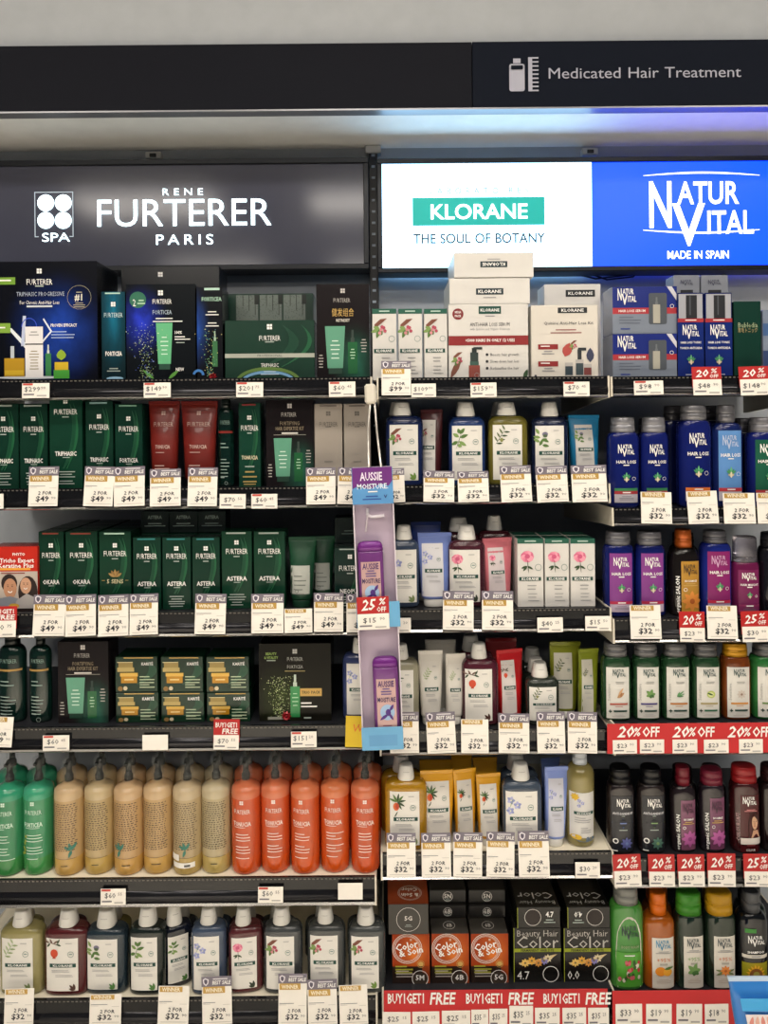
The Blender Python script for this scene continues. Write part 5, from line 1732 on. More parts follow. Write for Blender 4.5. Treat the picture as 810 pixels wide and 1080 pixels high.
oval('B5', 600.5, 630.5, 606.5, 621.5, 796, 811, 0xb9ab6a, 0xc4cbd3, 'clear yellowish round bottle with pale cap', p_micellar, y=.018, n=2, shoulder=.6, depth=.028, capmetal=0, trans=.5)

# ------------------------------------------------ C5
def nv_dand(dia, pc, tint):
    def go(d, w, h):
        d.rect(-.40 * w, .05 * h, .40 * w, .93 * h, M(0x24262c, .25), 1)
        nv_logo(d, .03 * w, .81 * h, .54 * w, .17 * h, WHITE)
        d.text('ANTI-DANDRUFF', .0, .655 * h, .036 * h, INK(0xd4d4d8), .74 * w, 3, 'b'); d.lines(0, .62 * h, .2 * w, 1, .004, .0012, GSILV)
        for s, c, l in ((1.0, dia, 2), (.80, 0x1c2028, 3)):
            d.poly([(-.40 * w * s, .50 * h), (0, .50 * h + .075 * h * s), (.40 * w * s, .50 * h), (0, .50 * h - .075 * h * s)], INK(c), l)
        d.lines(0, .512 * h, .4 * w, 1, .004, .018 * h, INK(tint), 4); d.lines(0, .40 * h, .5 * w, 1, .004, .014 * h, GSILV, 3)
        d.ring(-.28 * w, .22 * h, .10 * w, .0022, WHITE, 4); pic_flower(d, .12 * w, .18 * h, .42 * w, pc, tint)
        d.lines(-.4 * w, .075 * h, .3 * w, 1, .004, .002, WHITE, 4, 'l')
    return go


oval('C5', 643, 671.5, 648, 670, 813, 829.5, 0x231c1e, 0x0d0d10, 'black capped dandruff bottle with a blue flower', nv_dand(0x3f6fae, 0x5a5f9a, 0x6f80b4), y=.020, n=2.6, capmetal=.1)
oval('C5', 675.5, 704.5, 681, 702.5, 813, 829.5, 0x241d1d, 0x0d0d10, 'black capped dandruff bottle with a green herb', nv_dand(0x5f8a3a, 0x4a7062, 0x7fa06a), y=.020, n=2.6, capmetal=.1)
oval('C5', 710.5, 737, 717, 731.5, 812, 831, 0x221a1e, 0x6a1624, 'dark bottle with narrow maroon cap and pink flower', salon(INK(0x3a2030), 0x7a4a64, None, 'NO DAMAGE', 0xb05a98, 0x8a3a78), y=.022, n=2.4, capmetal=.1, shoulder=.6)
oval('C5', 741, 768, 743.5, 766, 814.5, 830, 0x201820, 0x6a1a2e, 'dark bottle with wide maroon cap and pink flower', salon(INK(0x3a2030), 0x70405c, None, 'NO DAMAGE', 0xb05a98, 0x8a3a78), y=.022, n=2.4, capmetal=.1)


def p_woman(d, w, h):
    d.rect(-.28 * w, .02 * h, .44 * w, .92 * h, M(0x4a1418, .25), 1)
    nv_logo(d, .04 * w, .83 * h, .52 * w, .16 * h, WHITE)
    d.text('COLOURSAFE', -.36 * w, .42 * h, .006, INK(0xc9a8a8), .44 * h, 3, 'n', rot=90)
    d.lines(.08 * w, .70 * h, .5 * w, 2, .022 * h, .01 * h, INK(0xd88a8a), 3)
    old = d.pt
    d.pt = lambda x, z, l: old(x, z + .08 * h, l)
    # printed portrait: long brown hair around a face in profile
    d.poly([(.0, .17 * h), (-.02 * w, .40 * h), (.06 * w, .58 * h), (.24 * w, .62 * h), (.40 * w, .56 * h), (.44 * w, .17 * h)], INK(0x3a1a16), 2)
    d.poly([(.08 * w, .17 * h), (.16 * w, .29 * h), (.34 * w, .29 * h), (.42 * w, .17 * h)], SKIN, 3)
    d.ell(.22 * w, .42 * h, .115 * w, .115 * h, INK(0xd0a586), 4, 16)
    d.poly([(.12 * w, .50 * h), (.22 * w, .57 * h), (.36 * w, .52 * h), (.36 * w, .36 * h), (.30 * w, .46 * h), (.2 * w, .515 * h)], INK(0x3a1a16), 5)
    for q in (.17, .26):
        d.ell(q * w, .435 * h, .016 * w, .007 * h, INK(0x241414), 6, 8)
    d.ell(.20 * w, .365 * h, .03 * w, .009 * h, INK(0xa84a48), 6, 8); d.leaf(.205 * w, .43 * h, .008, .003, 265, INK(0xb98a6c), 6)
    d.pt = old
    d.rect(-.30 * w, .155 * h, .44 * w, .255 * h, INK(0xd8cfc8), 6); d.lines(.06 * w, .15 * h, .5 * w, 1, .004, .002, INK(0x8a3a3a), 7)
    d.text('COLOUR', .06 * w, .06 * h, .0042, WHITE, .34 * w, 3, 'b')


oval('C5', 775, 804, 777.5, 803, 811, 828, 0x3c1014, 0x8f1a1e, 'deep red bottle with red cap picturing long hair', p_woman, y=.020, n=2.8, capmetal=.1)
oval('C5', 806, 840, 809, 836, 812, 828, 0x1c1214, 0x2a1416, 'dark red bottle cut off by the frame', None, y=.020, n=2.8, capmetal=.1)
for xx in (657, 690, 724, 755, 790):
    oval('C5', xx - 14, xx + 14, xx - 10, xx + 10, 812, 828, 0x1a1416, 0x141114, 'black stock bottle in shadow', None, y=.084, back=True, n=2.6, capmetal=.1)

# ------------------------------------------------ B6: hair colour boxes
OR = 0xa8441e


def arc_text(d, st, cx, cz, r, mat, h, a0, a1, lay=3):
    for i, c in enumerate(st):
        a = a0 + (a1 - a0) * i / max(1, len(st) - 1)
        d.text(c, cx + r * math.cos(R(a)), cz + r * math.sin(R(a)), h, mat, None, lay, 'n', rot=a - 90)


def p_soin(code):
    def go(d, w, h):
        d.rect(-.5 * w, 0, .5 * w, h, art(0x9a3a16, 0xe07a30, .62, .62, .6, 4, .3), 1)
        d.rect(-.5 * w, 0, .5 * w, .34 * h, M(0x241712, .3), 2)
        d.rect(.30 * w, .0, .5 * w, .34 * h, M(0x8f3c18, .3), 3)
        for r_, ww in ((.40, .0012), (.36, .0009), (.33, .0007)):
            d.ring(-.10 * w, .70 * h, r_ * w, ww, INK(0xe4dad0), 3, 28)
        d.text('Color', -.12 * w, .76 * h, .0135, WHITE, .60 * w, 4, 'b', rot=12); d.text('& Soin', .0, .645 * h, .0125, WHITE, .66 * w, 4, 'b', rot=12)
        logo4(d, .0, .88 * h, .004, INK(0xd8bfa8))
        d.ell(.26 * w, .39 * h, .075 * w, .05 * h, GOLD, 4, 8); d.ring(.26 * w, .39 * h, .10 * w, .0008, GOLD, 4, 12)
        d.lines(-.42 * w, .36 * h, .5 * w, 3, .0062, .003, INK(0x9a9a30), 4, 'l'); d.lines(-.40 * w, .26 * h, .55 * w, 3, .0055, .002, INK(0xb9b0a8), 4, 'l')
        d.ring(.24 * w, .10 * h, .22 * w, .0011, WHITE, 5, 20); d.ell(.24 * w, .10 * h, .21 * w, .13 * h, INK(0x3a3028), 4, 16); d.text(code, .24 * w, .12 * h, .010, WHITE, .24 * w, 5, 'b')
    return go


def end_soin(code, flip=False):
    def go(d, w, h):
        d.ring(0, .5 * h, .40 * h, .0009, INK(0xd8d4ce), 3, 22); d.text(code, 0, .54 * h, .0085, INK(0xd8d4ce), .20 * w, 3, 'b'); d.lines(0, .33 * h, .2 * w, 2, .003, .001, GSILV)
    return go


DKG = M(0x3a3733, .3)


def flat_top_print(o, w, dep, z, kind):
    """print on the upper face of a lying or standing box, built in the box's own axes"""
    d = Decal()
    if kind == 'soin':
        d.rect(-w / 2, 0, w / 2, dep, M(0x8f3a18, .3), 1)
        for r_ in (.30, .27):
            d.ring(.05 * w, dep * .28, r_ * w, .0009, INK(0xd8cfc8), 2, 24, r_ * w)
        d.text('Color', .05 * w, dep * .36, .011, WHITE, .40 * w, 3, 'b', flip=True, rot=0); d.text('& Soin', .05 * w, dep * .22, .011, WHITE, .44 * w, 3, 'b', flip=True)
    elif kind == 'plain':
        d.ring(0, dep * .5, .16 * w, .0009, INK(0xd8d4ce), 2, 20); d.text('6B', 0, dep * .5, .010, INK(0xd8d4ce), .16 * w, 2, 'b')
    else:
        d.text('Beauty Hair', 0, dep * .10, .011, INK(0x9a9a96), .84 * w, 2, flip=True); d.text('Color', .0, dep * .26, .020, INK(0xaaaaa6), .84 * w, 2, flip=True)
    # rotate the print from the front plane (x,z) onto the top plane (x,y)
    d.v = [(x, zz, z - y + .0002) for x, y, zz in d.v]
    ob = d.build('top_print', o)
    return ob


zt6 = SZ['B6']
for i, (a, b, code) in enumerate(((413.5, 453.5, '5M'), (455, 495, '6B'), (496.5, 536.5, '5G'))):
    o = carton('B6', a, b, 985, 'orange dye box with round emblem', 'box', .030, .050, DKG, p_soin(code), name='hair_color_box')
    x, hw, h, z = spot('B6', a, b, 985, .030)
    flat_top_print(o, 2 * hw, .05, h, 'plain')
    if i == 0:
        o = carton('B6', a - 4, b - 1, 954, 'lying hair colour box with grey end and orange top', 'box', .026, .13, DKG, end_soin('5G'), base=h + .0012, name='hair_color_box')
        x, hw, h2, z = spot('B6', a - 4, b - 1, 954, .026)
        flat_top_print(o, 2 * hw, .13, h2 - h - .0012, 'soin')
    else:
        o = carton('B6', a, b, 985, 'upright dye box', 'box', .030, .05, DKG, None, name='hair_color_box', back=True)
        o.location.y = .086; o.location.x = x
        p0, p1 = 975 - 2, 957
        o2 = carton('B6', a - 2, b - 3, p0 - 17, 'lower dark lying dye box', 'box', .080, .13, M(0x1f1d1c, .3), end_soin('6B'), base=h + .0012, name='hair_color_box', back=True)
        hh = P((a + b) / 2, p0 - 17, .08)[1] - SZ['B6']
        o3 = carton('B6', a - 2, b - 3, p0 - 34, 'upper dark lying dye box', 'box', .090, .13, M(0x191817, .3), end_soin('5N'), base=hh + .0012, name='hair_color_box', back=True)

LIME = INK(0x8f9a1c)


def p_beauty(code):
    def go(d, w, h):
        d.text('Beauty Hair', 0, .905 * h, .0125, INK(0xa9a49e), .88 * w, 3); d.text('Color', 0, .74 * h, .0235, INK(0xb4b0aa), .90 * w, 3)
        d.rect(-.5 * w, .56 * h, .5 * w, .625 * h, LIME, 3); d.text('PERMANENT HAIR DYE', 0, .593 * h, .0048, INK(0x22240c), .70 * w, 4, 'b')
        d.poly([(-.40 * w, .36 * h), (-.1 * w, .40 * h), (.3 * w, .50 * h), (.42 * w, .52 * h), (.30 * w, .44 * h), (-.05 * w, .34 * h), (-.36 * w, .32 * h)], INK(0xcfb88a), 3)
        for ox, oz, c in ((-.12, .40, 0xd9a23a), (.02, .36, 0xc98a3a), (.14, .40, 0x7f78b4), (-.26, .36, 0xe0b860), (.22, .44, 0xd8c8a0)):
            pic_flower(d, ox * w, oz * h, .17 * w, c, 0x6a5a3a)
        d.text(code, -.30 * w, .13 * h, .016, WHITE, .26 * w, 3); d.ring(.28 * w, .15 * h, .17 * w, .0013, WHITE, 3, 20)
        d.rect(-.5 * w, 0, -.485 * w, h, LIME, 2)
    return go


def end_beauty(code, flip):
    def go(d, w, h):
        s = -1 if flip else 1
        d.ring(-.14 * w * s, .52 * h, .40 * h, .0012, INK(0xc9c4be), 3, 24); d.ell(-.14 * w * s, .52 * h, .34 * h, .34 * h, INK(0x2a2220), 2, 20)
        d.text(code, .25 * w * s, .66 * h, .010, WHITE, .18 * w, 3, 'b', flip=flip); d.lines(.25 * w * s, .42 * h, .28 * w, 2, .005, .002, GSILV)
        d.rect(-.5 * w, 0, -.485 * w, h, LIME, 2)
    return go


BKB = M(0x171614, .25)
for i, (a, b, code) in enumerate(((541.5, 593.5, '4.7'), (594.5, 646, '4.0'))):
    o = carton('B6', a, b - 1.5, 979, 'black dye box with lime stripe', 'box', .030, .055, BKB, p_beauty('0.0' if i else '4.7'), name='hair_color_box')
    x, hw, h, z = spot('B6', a, b, 979, .030)
    o = carton('B6', a + 4, b - 2, 957, 'black lying dye box with shade circle', 'box', .028, .14, BKB, end_beauty(code, i == 1), base=h + .0012, name='hair_color_box')
    x, hw, h2, z = spot('B6', a + 4, b - 2, 957, .028)
    flat_top_print(o, 2 * hw, .14, h2 - h - .0012, 'beauty')

# ------------------------------------------------ C6
def p_wash(d, w, h):
    pts = [(-.34 * w, .04 * h), (.34 * w, .04 * h), (.38 * w, .45 * h)] + [(.36 * w * math.cos(R(t)), .62 * h + .34 * h * math.sin(R(t))) for t in range(0, 181, 20)] + [(-.38 * w, .45 * h)]
    d.poly([(x, z) for x, z in pts], M(0xd2cdc2, .35), 1)
    nv_logo(d, .03 * w, .76 * h, .52 * w, .18 * h, INK(0x2e3a3c)); d.text('BODY WASH', .02 * w, .57 * h, .034 * h, INK(0x8a9a70), .52 * w, 3, 'b')
    d.rect(-.37 * w, .06 * h, .36 * w, .50 * h, M(0x4f9a34, .3), 2)
    rr = random.Random(2)
    for k in range(26):
        x, z = rr.uniform(-.32, .30) * w, rr.uniform(.14, .38) * h
        d.ell(x, z, .045 * w, .028 * h, INK((0xb0303a, 0xc8606a, 0xd8d0c0, 0x3a5a2c)[k % 4]), 3 + k % 2, 9)
    d.lines(0, .47 * h, .5 * w, 1, .004, .002, WHITE, 4)


def p_fruit(col, pic):
    def go(d, w, h):
        x0, x1 = -.30 * w, .40 * w
        d.rect(x0, .04 * h, x1, .80 * h, M(0xd6d1c6, .4), 1)
        nv_logo(d, .05 * w, .70 * h, .50 * w, .16 * h, INK(0x2e3f46 if col != 0x3f8ab0 else 0x3f8ab0))
        d.lines(.05 * w, .60 * h, .54 * w, 2, .022 * h, .008 * h, MIDTXT, 3); d.text('+95%', .05 * w, .47 * h, .055 * h, INK(0xc9703a if pic is not pic_leaves else 0x6a9a4a), .46 * w, 3, 'n')
        d.lines(.05 * w, .42 * h, .4 * w, 1, .01, .004, INK(0xa8a49a), 3)
        pic(d, .05 * w, .30 * h, .40 * w); d.lines(.05 * w, .18 * h, .5 * w, 3, .024 * h, .007 * h, INK(0xb9a89a), 3)
    return go


def pic_orange(d, x, z, s):
    d.ell(x - .25 * s, z, .42 * s, .36 * s, INK(0xd9861e), 3); d.ell(x + .3 * s, z - .05 * s, .36 * s, .30 * s, INK(0xe0a030), 4); d.leaf(x, z + .2 * s, .8 * s, .22 * s, 10, INK(0x4a6a2c), 5)


def pic_cal(d, x, z, s):
    for a in (170, 10, 200, 340):
        d.leaf(x, z - .1 * s, .8 * s, .2 * s, a, INK(0x6a7a4a), 3)
    pic_flower(d, x, z, s * .8, 0xd8843a, 0xb0602a)


def p_sun(d, w, h):
    d.rect(-.42 * w, .04 * h, .44 * w, .40 * h, art(0x8f8a20, 0xd8a020, .5, .22, .35, 4), 1)
    d.rect(-.34 * w, .84 * h, .02 * w, .90 * h, INK(0x3f8a3a), 2)
    nv_logo(d, .02 * w, .73 * h, .58 * w, .16 * h, WHITE); d.text('SHAMPOO', .0, .56 * h, .034 * h, WHITE, .56 * w, 3, 'b')
    d.rect(-.42 * w, .47 * h, .42 * w, .52 * h, INK(0xcfc9bd), 2); d.lines(0, .505 * h, .5 * w, 1, .004, .002, MIDTXT, 3)
    for a in range(0, 360, 24):
        d.leaf(0, .23 * h, .020, .006, a, INK(0xd9a21c), 2)
    d.ell(0, .23 * h, .22 * w, .095 * h, INK(0x7a4a14), 3, 18); d.ell(0, .235 * h, .11 * w, .05 * h, INK(0x8f8a3a), 4, 14)


oval('C6', 646, 682, 651, 676, 939, 957, 0x46913a, 0x83847f, 'light green body wash bottle with grey cap', p_wash, y=.022, n=2.4, capmetal=.1, shoulder=.5)
oval('C6', 681.5, 715, 691, 708, 947, 969, 0xb86016, 0xd96a14, 'amber orange bottle with bright orange cap', p_fruit(0x3f8ab0, pic_orange), y=.022, n=2.6, capmetal=0, shoulder=.5, trans=.3)
oval('C6', 715.5, 745.5, 718, 744, 946, 968, 0x1c2e22, 0x3f8a28, 'dark green bottle with grass green cap', p_fruit(1, pic_leaves), y=.022, n=2.8, capmetal=0)
oval('C6', 747, 779.5, 750, 777.5, 946, 968, 0x1f2f22, 0xc4931c, 'dark green bottle with mustard yellow cap', p_fruit(2, pic_cal), y=.022, n=2.8, capmetal=0)
oval('C6', 781.5, 813, 789.5, 807, 945, 966, 0x14171a, 0x55575a, 'black bottle with grey cap and sunflower label', p_sun, y=.022, n=2.6, capmetal=.2, shoulder=.5)
for xx, cc in ((663, 0x3f6a34), (697, 0xa85414), (730, 0x55575a), (758, 0x9a741c), (796, 0x3c3e40)):
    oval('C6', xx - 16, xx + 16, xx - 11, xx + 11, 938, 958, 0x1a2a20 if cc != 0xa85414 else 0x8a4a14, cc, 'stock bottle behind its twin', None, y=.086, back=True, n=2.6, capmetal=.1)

# ------------------------------------------------ hanging cardboard strip with two bottles
xa, za = P(371.5, 493.5, -.055)
xb, zb = P(413.5, 493.5, -.055)
xc, zc = P(383.5, 787, -.055)
sw, sh = .076, za - zc + .002
ang = -math.atan2((P(383.5, 787, -.055)[0] - xa), (za - zc))
strip = empty('display_strip', ((xc + sw / 2 * 1.0), -.047, zc), 0, ang * 1.0, 0)
tag(strip, 'tall hanging lilac cardboard strip with purple and blue header between the bays', 'display strip')
LIL = M(0xb9a9bb, .5)
LILE = M(0xd8cfd8, .5)
mb = MB(); mb.box(-sw / 2, sw / 2, .0, .0022, 0, sh, LIL); bpn = mb.build('back_panel', strip)
for s in (-1, 1):
    mb = MB(); mb.box(s * sw / 2 - .0012, s * sw / 2 + .0012, -.026, .0022, 0, sh - .070, LILE, .0004); mb.build('side_wall', strip)
d = Decal()
zh = sh - .070
mb = MB(); mb.box(-sw / 2 - .001, sw / 2 + .001, -.0275, -.0262, zh, sh, M(0x5a96cc, .4), .0003); hd = mb.build('header', strip)
hd['label'] = 'purple and sky blue header card'
d = Decal(lambda x, z: -.0275)
pur = INK(0x6a2a7c)
wav = [(-sw / 2, sh), (-sw / 2, zh + .030)] + [(-sw / 2 + sw * k / 10, zh + .030 + .004 * math.sin(k * 1.1) + .006 * (k / 10)) for k in range(1, 10)] + [(sw / 2, zh + .044), (sw / 2, sh)]
d.poly(wav, pur, 1)
d.text('AUSSIE', -.002, sh - .017, .015, INK(0xeadff0), .042, 2, 'b'); d.text('MOISTURE.', .0, sh - .036, .0095, INK(0xdfeaf5), .060, 2, 'b')
d.lines(0, sh - .045, .03, 1, .004, .0022, WHITE, 2); d.lines(-.002, sh - .054, .038, 2, .0055, .002, INK(0x2a4a9a), 2); d.text('V', .024, sh - .056, .006, INK(0x2a2a6a), .006, 2, 'b')
d.build('print', hd)
# white plastic hook on the bare upper part
mb = MB(); mb.tube([(-.012, -.002, zh - .012), (-.012, -.012, zh - .022), (-.004, -.014, zh - .026), (.020, -.014, zh - .024)], .0032, M(0xd9d2da, .35)); mb.tube([(-.012, -.006, zh - .020), (-.017, -.008, zh - .055)], .0018, M(0xd9d2da, .35)); mb.build('plastic_hook', strip)
z1 = zc
k_ = (D - .055) / F
zm1, zm0 = sh - (633.5 - 493.5) * k_, sh - (660 - 493.5) * k_
BLU = M(0x66a6d0, .4)
mb = MB(); mb.box(-sw / 2 - .002, sw / 2 + .0045, -.0285, -.027, zm0, zm1, BLU, .0003); mb.build('blue_band', strip)
mb = MB(); mb.box(-sw / 2, sw / 2, -.027, -.0012, zm0 + .002, zm0 + .0036, LIL); mb.build('ledge', strip)
mb = MB(); mb.box(-sw / 2 - .002, sw / 2 + .001, -.0285, -.027, 0.001, .0445, BLU, .0004); pk = mb.build('pocket', strip)
d = Decal(lambda x, z: -.0285); d.rect(-.026, .009, .028, .030, M(0x5c98c6, .4), 1); d.build('print', pk)
mb = MB(); mb.box(-sw / 2, sw / 2, -.027, -.0012, .002, .0036, LIL); mb.build('ledge', strip)
for dx in (-.012, .012):                              # wire loop up to the shelf end above
    mb = MB(); mb.tube([(dx + .006, -.012, sh - .006), (dx * .7 + .004, -.016, sh + .07), (dx * .35 + .006, -.006, sh + .125), (dx * .3 + .006, .020, sh + .150)], .0022, M(0xcfcac2, .25, .5)); mb.build('hanging_wire', strip)
mb = MB(); mb.box(-.008, .014, -.014, .030, sh + .122, sh + .160, M(0xdcd6c8, .35), .004); mb.build('clip', strip)


mm = strip.matrix_basis
def on_strip(lx, ly, lz):
    return mm @ Vector((lx, ly, lz))


t25 = empty('discount_tag', on_strip(-.0085, -.0300, zm0 - .003), 0, ang)
mb = MB(); mb.box(-.0305, .0305, 0, .0011, .020, .062, REDC, .0003); c = mb.build('red_card', t25)
d = Decal(); d.text('25', -.010, .047, .019, WHITE, .026, 2, 'b', shear=.28, rot=4); d.text('%', .017, .053, .012, WHITE, .013, 2, 'b', shear=.2); d.text('OFF', .016, .038, .009, WHITE, .018, 2, 'b'); d.build('print', c)
mb = MB(); mb.box(-.030, .030, -.0014, -.0004, 0, .030, CARD, .0003); c = mb.build('price_card', t25)
d = Decal(lambda x, z: -.0014); price_print(d, .06, .030, '15', '90', False); d.build('print', c)
tag(t25, 'red 25% OFF tag over a $15.90 card on the hanging lilac strip', 'price tag')


def aussie_print(d, w, h):
    d.rect(-.37 * w, .10 * h, .37 * w, .86 * h, M(0xc4a09c, .35), 1)
    d.text('AUSSIE', 0, .80 * h, .011, INK(0x4a2a6a), .62 * w, 3, 'b'); d.lines(0, .745 * h, .44 * w, 3, .005, .002, INK(0x5a4a8a), 3)
    d.text('MOISTURE', 0, .60 * h, .0085, INK(0x3a2a5a), .70 * w, 3, 'b')
    d.ell(.02 * w, .44 * h, .28 * w, .10 * h, INK(0x9ab8d8), 2, 16)
    # the printed leaping-animal motif
    d.ell(.05 * w, .44 * h, .10 * w, .045 * h, INK(0x4a2a7a), 3, 12); d.leaf(.05 * w, .42 * h, .020, .006, 215, INK(0x4a2a7a), 3); d.leaf(.12 * w, .46 * h, .014, .006, 60, INK(0x4a2a7a), 3); d.leaf(.08 * w, .43 * h, .016, .005, 300, INK(0x4a2a7a), 3)
    d.lines(0, .28 * h, .56 * w, 3, .006, .002, INK(0x8a5a6a), 3)


def purple_bottle(lx, lz, hb, desc):
    mz_ = strip.matrix_basis @ Vector((lx, -.0128, lz))
    root = empty('shampoo_bottle', mz_, 0, ang, 0)
    a, b = .0248, .0108
    mb = MB(); mb.loft([(0, a * .9, b * .85), (.003, a, b), (hb - .022, a, b), (hb - .019, a * .985, b * .97)], M(0x6e3a7a, .2, 0, 0, 0, .05, .3), 3, 30); bo = mb.build('bottle_body', root)
    mb = MB(); mb.loft([(hb - .0187, a * 1.01, b), (hb - .010, a * .99, b), (hb - .005, a * .92, b * .92), (hb - .0015, a * .78, b * .78), (hb, a * .55, b * .55)], M(0x6f2c80, .22, .15), 3, 30); mb.build('flip_cap', root)
    d = Decal(lambda x, z: -b * (1 - min(.9995, abs(x) / a) ** 3) ** (1 / 3), .0004); aussie_print(d, 2 * a, hb - .019); d.build('print', bo)
    tag(root, desc, 'bottle', 'purple bottles on the hanging strip')


purple_bottle(-.010, zm0 + .0042, sh - (571 - 493.5) * k_ - (zm0 + .0042), 'purple bottle in the upper tray of the hanging lilac strip')
purple_bottle(.010, .0042, sh - (693 - 493.5) * k_ - .0042, 'purple bottle in the lower tray of the hanging lilac strip')

# ------------------------------------------------ price cards
for q in ((23, 52, 404, 420, '299'), (151.5, 180, 403.5, 419.5, '149'), (249, 277.5, 403, 419, '201', '75'), (347, 375, 402.5, 418.5, '60', '45')):
    small_tag('A1', *q)
offer('B1', 402.5, 433.5, 380, 417, '99'); small_tag('B1', 434, 460, 404.5, 419, '109', '90', False)
small_tag('B1', 496.5, 524, 403.5, 419, '159'); small_tag('B1', 594.5, 622, 402.5, 418, '70', '45')
small_tag('C1', 669, 700, 401.5, 416.5, '98'); discount('C1', 731, 761.5, 386.5, 417, 20, '48'); discount('C1', 781, 812, 386, 417, 20, '148')
small_tag('A2', -24, 3.5, 521, 537, '60', '50')
for a, b, t in ((29.5, 60.5, 492), (87.5, 118.5, 492), (120, 152.5, 492), (158, 190.5, 494.5), (197.5, 228.5, 493)):
    offer('A2', a, b, t, 534, '49')
small_tag('A2', 231.5, 259, 521, 536.5, '70', '55', False); small_tag('A2', 265, 292.5, 521, 536.5, '60', '45')
offer('A2', 323, 354, 493, 532, '49'); offer('A2', 355.5, 387, 493, 532, '49')
offer('B2', 404, 427.5, 494, 530, '32')
for a, b, t in ((446.5, 479, 496.5), (483.5, 516, 497), (529, 561.5, 491), (567, 600, 491.5), (604, 641, 490.5)):
    offer('B2', a, b, t, 529.5, '32', '90')
for a, b, t in ((676.5, 709, 519), (726.5, 758.5, 518), (764, 797.5, 520), (799.5, 832, 520)):
    offer('C2', a, b, t, 552.5, '32', head=False)
discount('A3', -14, 17, 640, 672, 0, '70', '75', bogo=True)
for a, b, t, bt in ((34, 67.5, 628, 671), (68.5, 101, 628, 671), (103.5, 135.5, 628, 671), (136.5, 166.5, 627, 669.5), (205, 237.5, 627, 669), (265, 299, 627, 668)):
    offer('A3', a, b, t, bt, '49')
offer('A3', 300, 329.5, 642.5, 667.5, '49', head=False); offer('A3', 331, 362, 626, 666.5, '49'); offer('A3', 365.5, 397, 627, 667, '49')
small_tag('B3', 407, 433.5, 652, 667.5, '40', '20', False)
offer('B3', 467, 499.5, 624, 664.5, '32'); offer('B3', 508.5, 541.5, 624, 664.5, '32'); small_tag('B3', 567, 594, 651.5, 667, '40', '25', False); small_tag('B3', 617.5, 644.5, 650, 665.5, '15', '50', False)
offer('C3', 665.5, 698, 639, 674, '32', head=False); discount('C3', 717, 743.5, 645.5, 677, 20, '23'); offer('C3', 746.5, 778.5, 639.5, 674, '32', head=False); discount('C3', 783, 812, 645, 677, 25, '30')
offer('A4', -18, 12, 757, 788, '49', head=False); small_tag('A4', 45, 73, 776, 792, '60', '45'); small_tag('A4', 150, 177, 775.5, 791.5)
discount('A4', 225, 252, 759.5, 790.5, 0, '70', '55', bogo=True); small_tag('A4', 307, 334, 772, 788.5, '151', '20')
for a, b, t in ((411.5, 442, 752.5), (451, 481.5, 752.5), (486.5, 515.5, 760), (526, 558.5, 754), (567, 596.5, 752.5), (599, 630, 752.5)):
    offer('B4', a, b, t, 794.5, '32', head=(t != 760))
small_tag('A5', 106, 132.5, 938, 955, '60', '55'); small_tag('A5', 272, 298.5, 936, 952.5, '60', '55'); small_tag('A5', 356.5, 382.5, 932, 949)
for a, b, t in ((408, 438.5, 881), (445, 476, 881), (478, 508.5, 880.5), (513, 542.5, 880), (547.5, 580, 879)):
    offer('B5', a, b, t, 925, '32')
small_tag('B5', 607, 633, 910, 926.5, '30', '20', False)
for a, b, t, p in ((648, 677, 902.5, 20), (684.5, 712, 902.5, 20), (715.5, 743.5, 902.5, 20), (746.5, 776, 901.5, 20), (785, 813, 902, 25)):
    discount('C5', a, b, t, 935, p, '23')
offer('A6', 4, 35, 1045.5, 1080.5, '32', head=False); offer('A6', 94, 127.5, 1051, 1080.5, '32', head=False); offer('A6', 166, 198.5, 1043, 1080.5, '32', head=False)
for a, b, t in ((213.5, 245, 1033.5), (293.5, 323.5, 1031), (325, 356, 1036.5)):
    offer('A6', a, b, t, 1080.5, '32')
offer('A6', 358.5, 388.5, 1042, 1080.5, '32', head=False)


# long red banners with price cards on them
def banner(row, px0, px1, py0, py1, words, cards, desc, step):
    x, z, w, h = tag_place(px0, px1, py0, py1)
    root = empty('promo_banner', (x, TAGY - .001, z))
    mb = MB(); mb.box(-w / 2, w / 2, 0, .0012, 0, h, REDB, .0003); b_ = mb.build('red_board', root)
    for px, py, wpx, hpx, st, sty in words:
        d = Decal()
        xx, zz = P(px, py, TAGY)
        d.text(st, xx - x, zz - z, hpx * (D + TAGY) / F, WHITE, wpx * (D + TAGY) / F, 2, 'b', shear=sty)
        d.build('print', b_)
    later(root, desc, 'banner', row)
    for a, b, t, bt, dol, ce in cards:
        xx, zz, ww, hh = tag_place(a, b, t, bt)
        r2 = empty('price_tag', (xx, TAGY - .0028, zz), 0, R(random.uniform(-.6, .6)))
        mb = MB(); mb.box(-ww / 2, ww / 2, 0, .0012, 0, hh, CARD, .0003); c = mb.build('card', r2)
        d = Decal(); price_print(d, ww, hh, dol, ce, False); d.build('print', c)
        later(r2, 'white $%s.%s price card on red banner' % (dol, ce), 'price tag', row)


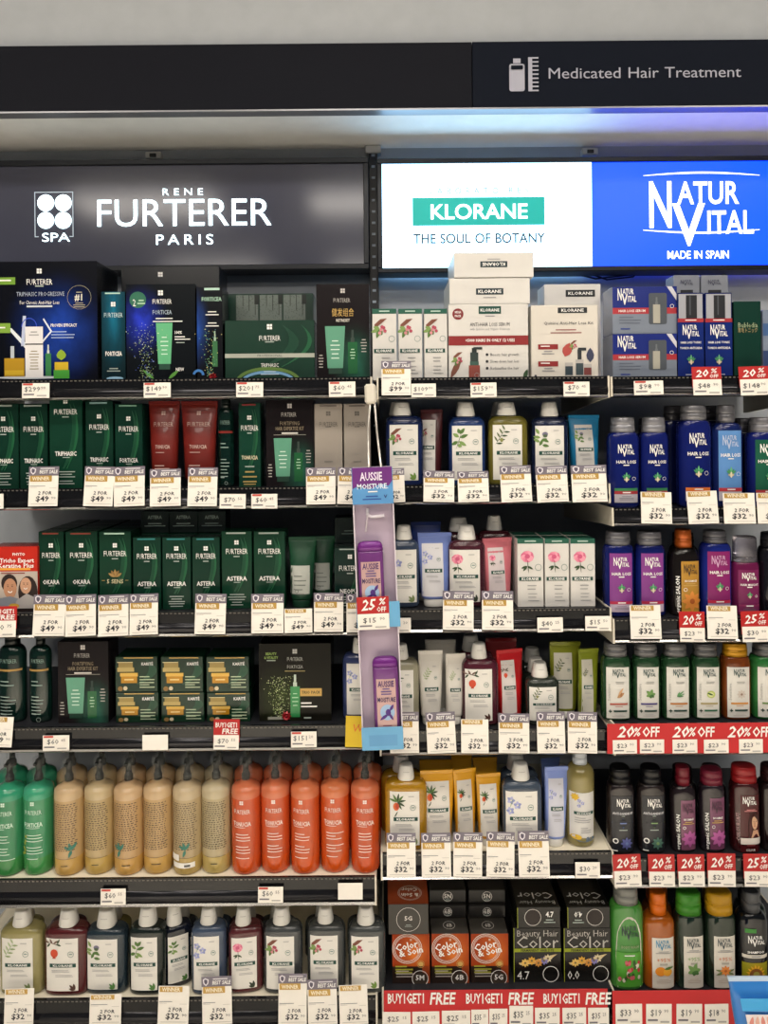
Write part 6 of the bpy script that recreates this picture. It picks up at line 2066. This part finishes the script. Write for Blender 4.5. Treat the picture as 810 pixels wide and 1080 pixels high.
ws = []
for px in (659, 717, 775):
    ws += [(px, 771.5, 17, 11, '20', .28), (px + 12, 771.5, 7.5, 9, '%', .2), (px + 27, 771.5, 18, 10, 'OFF', .05)]
banner('C4', 640.5, 840, 762.5, 795, ws, [(646, 671.5, 780, 794.5, '23', '90'), (674.5, 700, 779.5, 794, '23', '90'), (709, 735, 779.5, 794, '23', '90'), (742, 768, 779.5, 794, '23', '90'), (779, 804, 779, 794, '23', '90')], "long red shelf banner reading '20% OFF' three times", 58)
ws = []
for px in (408, 490.5, 572):
    ws += [(px + 20.5, 1052.5, 40, 10, 'BUY1GET1', 0), (px + 58, 1052.5, 27, 12, 'FREE', .12)]
cs = [(403.5, 433, 1066.5, 1084, '25', '15'), (435, 463.5, 1066, 1084, '25', '15'), (466, 496, 1065, 1084, '25', '15'), (497, 515, 1064, 1083, '35', '25'), (515.8, 535, 1063, 1083, '35', '25'), (537, 562, 1060, 1082, '35', '25'), (564, 590, 1062, 1082, '35', '25'), (593, 618, 1062, 1082, '35', '25'), (620, 642, 1062, 1082, '35', '25')]
banner('B6', 405, 641, 1043.5, 1084, ws, cs, "long red shelf banner reading 'BUY 1 GET 1 FREE'", 80)
banner('C6', 646, 840, 1044, 1085, [], [(649, 677, 1058, 1080, '33', '90'), (681, 708, 1058, 1080, '19', '90'), (713, 740, 1058, 1080, '19', '90'), (743, 768, 1058, 1080, '18', '90')], 'plain red shelf banner holding price cards', 0)

# yellow sticker card behind the strip, blue and white packet at the lower corner
x, z, w, h = tag_place(364, 386, 755, 788)
y_ = empty('promo_card', (x, TAGY - .001, z), 0, R(2))
mb = MB(); mb.box(-w / 2, w / 2, 0, .0012, 0, h, M(0xd9b81c, .45), .0003); c = mb.build('card', y_)
d = Decal()
for st, sx in (('V', -.002), ('V', .007)):
    d.text(st, sx, .62 * h, .015, INK(0xd9702a), .013, 2, 'n', shear=.2)
d.build('print', c)
later(y_, 'yellow promo card with orange lettering half behind the strip', 'card', 'A4')

xk, zk = P(800, 1080, -.16)
pk = empty('product_packet', (xk + .012, -.16, zk - .03), R(-14), R(-10))
mb = MB()
mb.loft([(0, .044, .004), (.004, .045, .006), (.03, .046, .016), (.07, .045, .015), (.098, .043, .007), (.104, .043, .0022), (.112, .043, .0016)], M(0x2f7ac8, .28, 0, 0, 0, .05, .3), 2.6, 30)
bo = mb.build('packet_body', pk)
d = Decal(lambda x, z: -.0185)
d.rect(-.026, .006, .036, .060, M(0xe4dcdc, .35), 1)
for k in range(5):
    d.leaf(-.022 + .011 * k, .036, .022, .007, 70 + 8 * k, INK((0xd88a80, 0xe0b0a0)[k % 2]), 2)
d.rect(-.024, .010, .034, .022, INK(0x4ab0d8), 2); d.rect(-.030, .066, .034, .088, M(0x2aa0e0, .3), 1)
d.build('print', bo)
mb = MB(); mb.box(-.043, .043, -.0024, .0024, .106, .1135, M(0xb9cfe6, .3), .0006); mb.build('crimped_seal', pk)
tag(pk, 'blue and white packet poking in at the lower corner before the shelves', 'packet')
finish_labels()
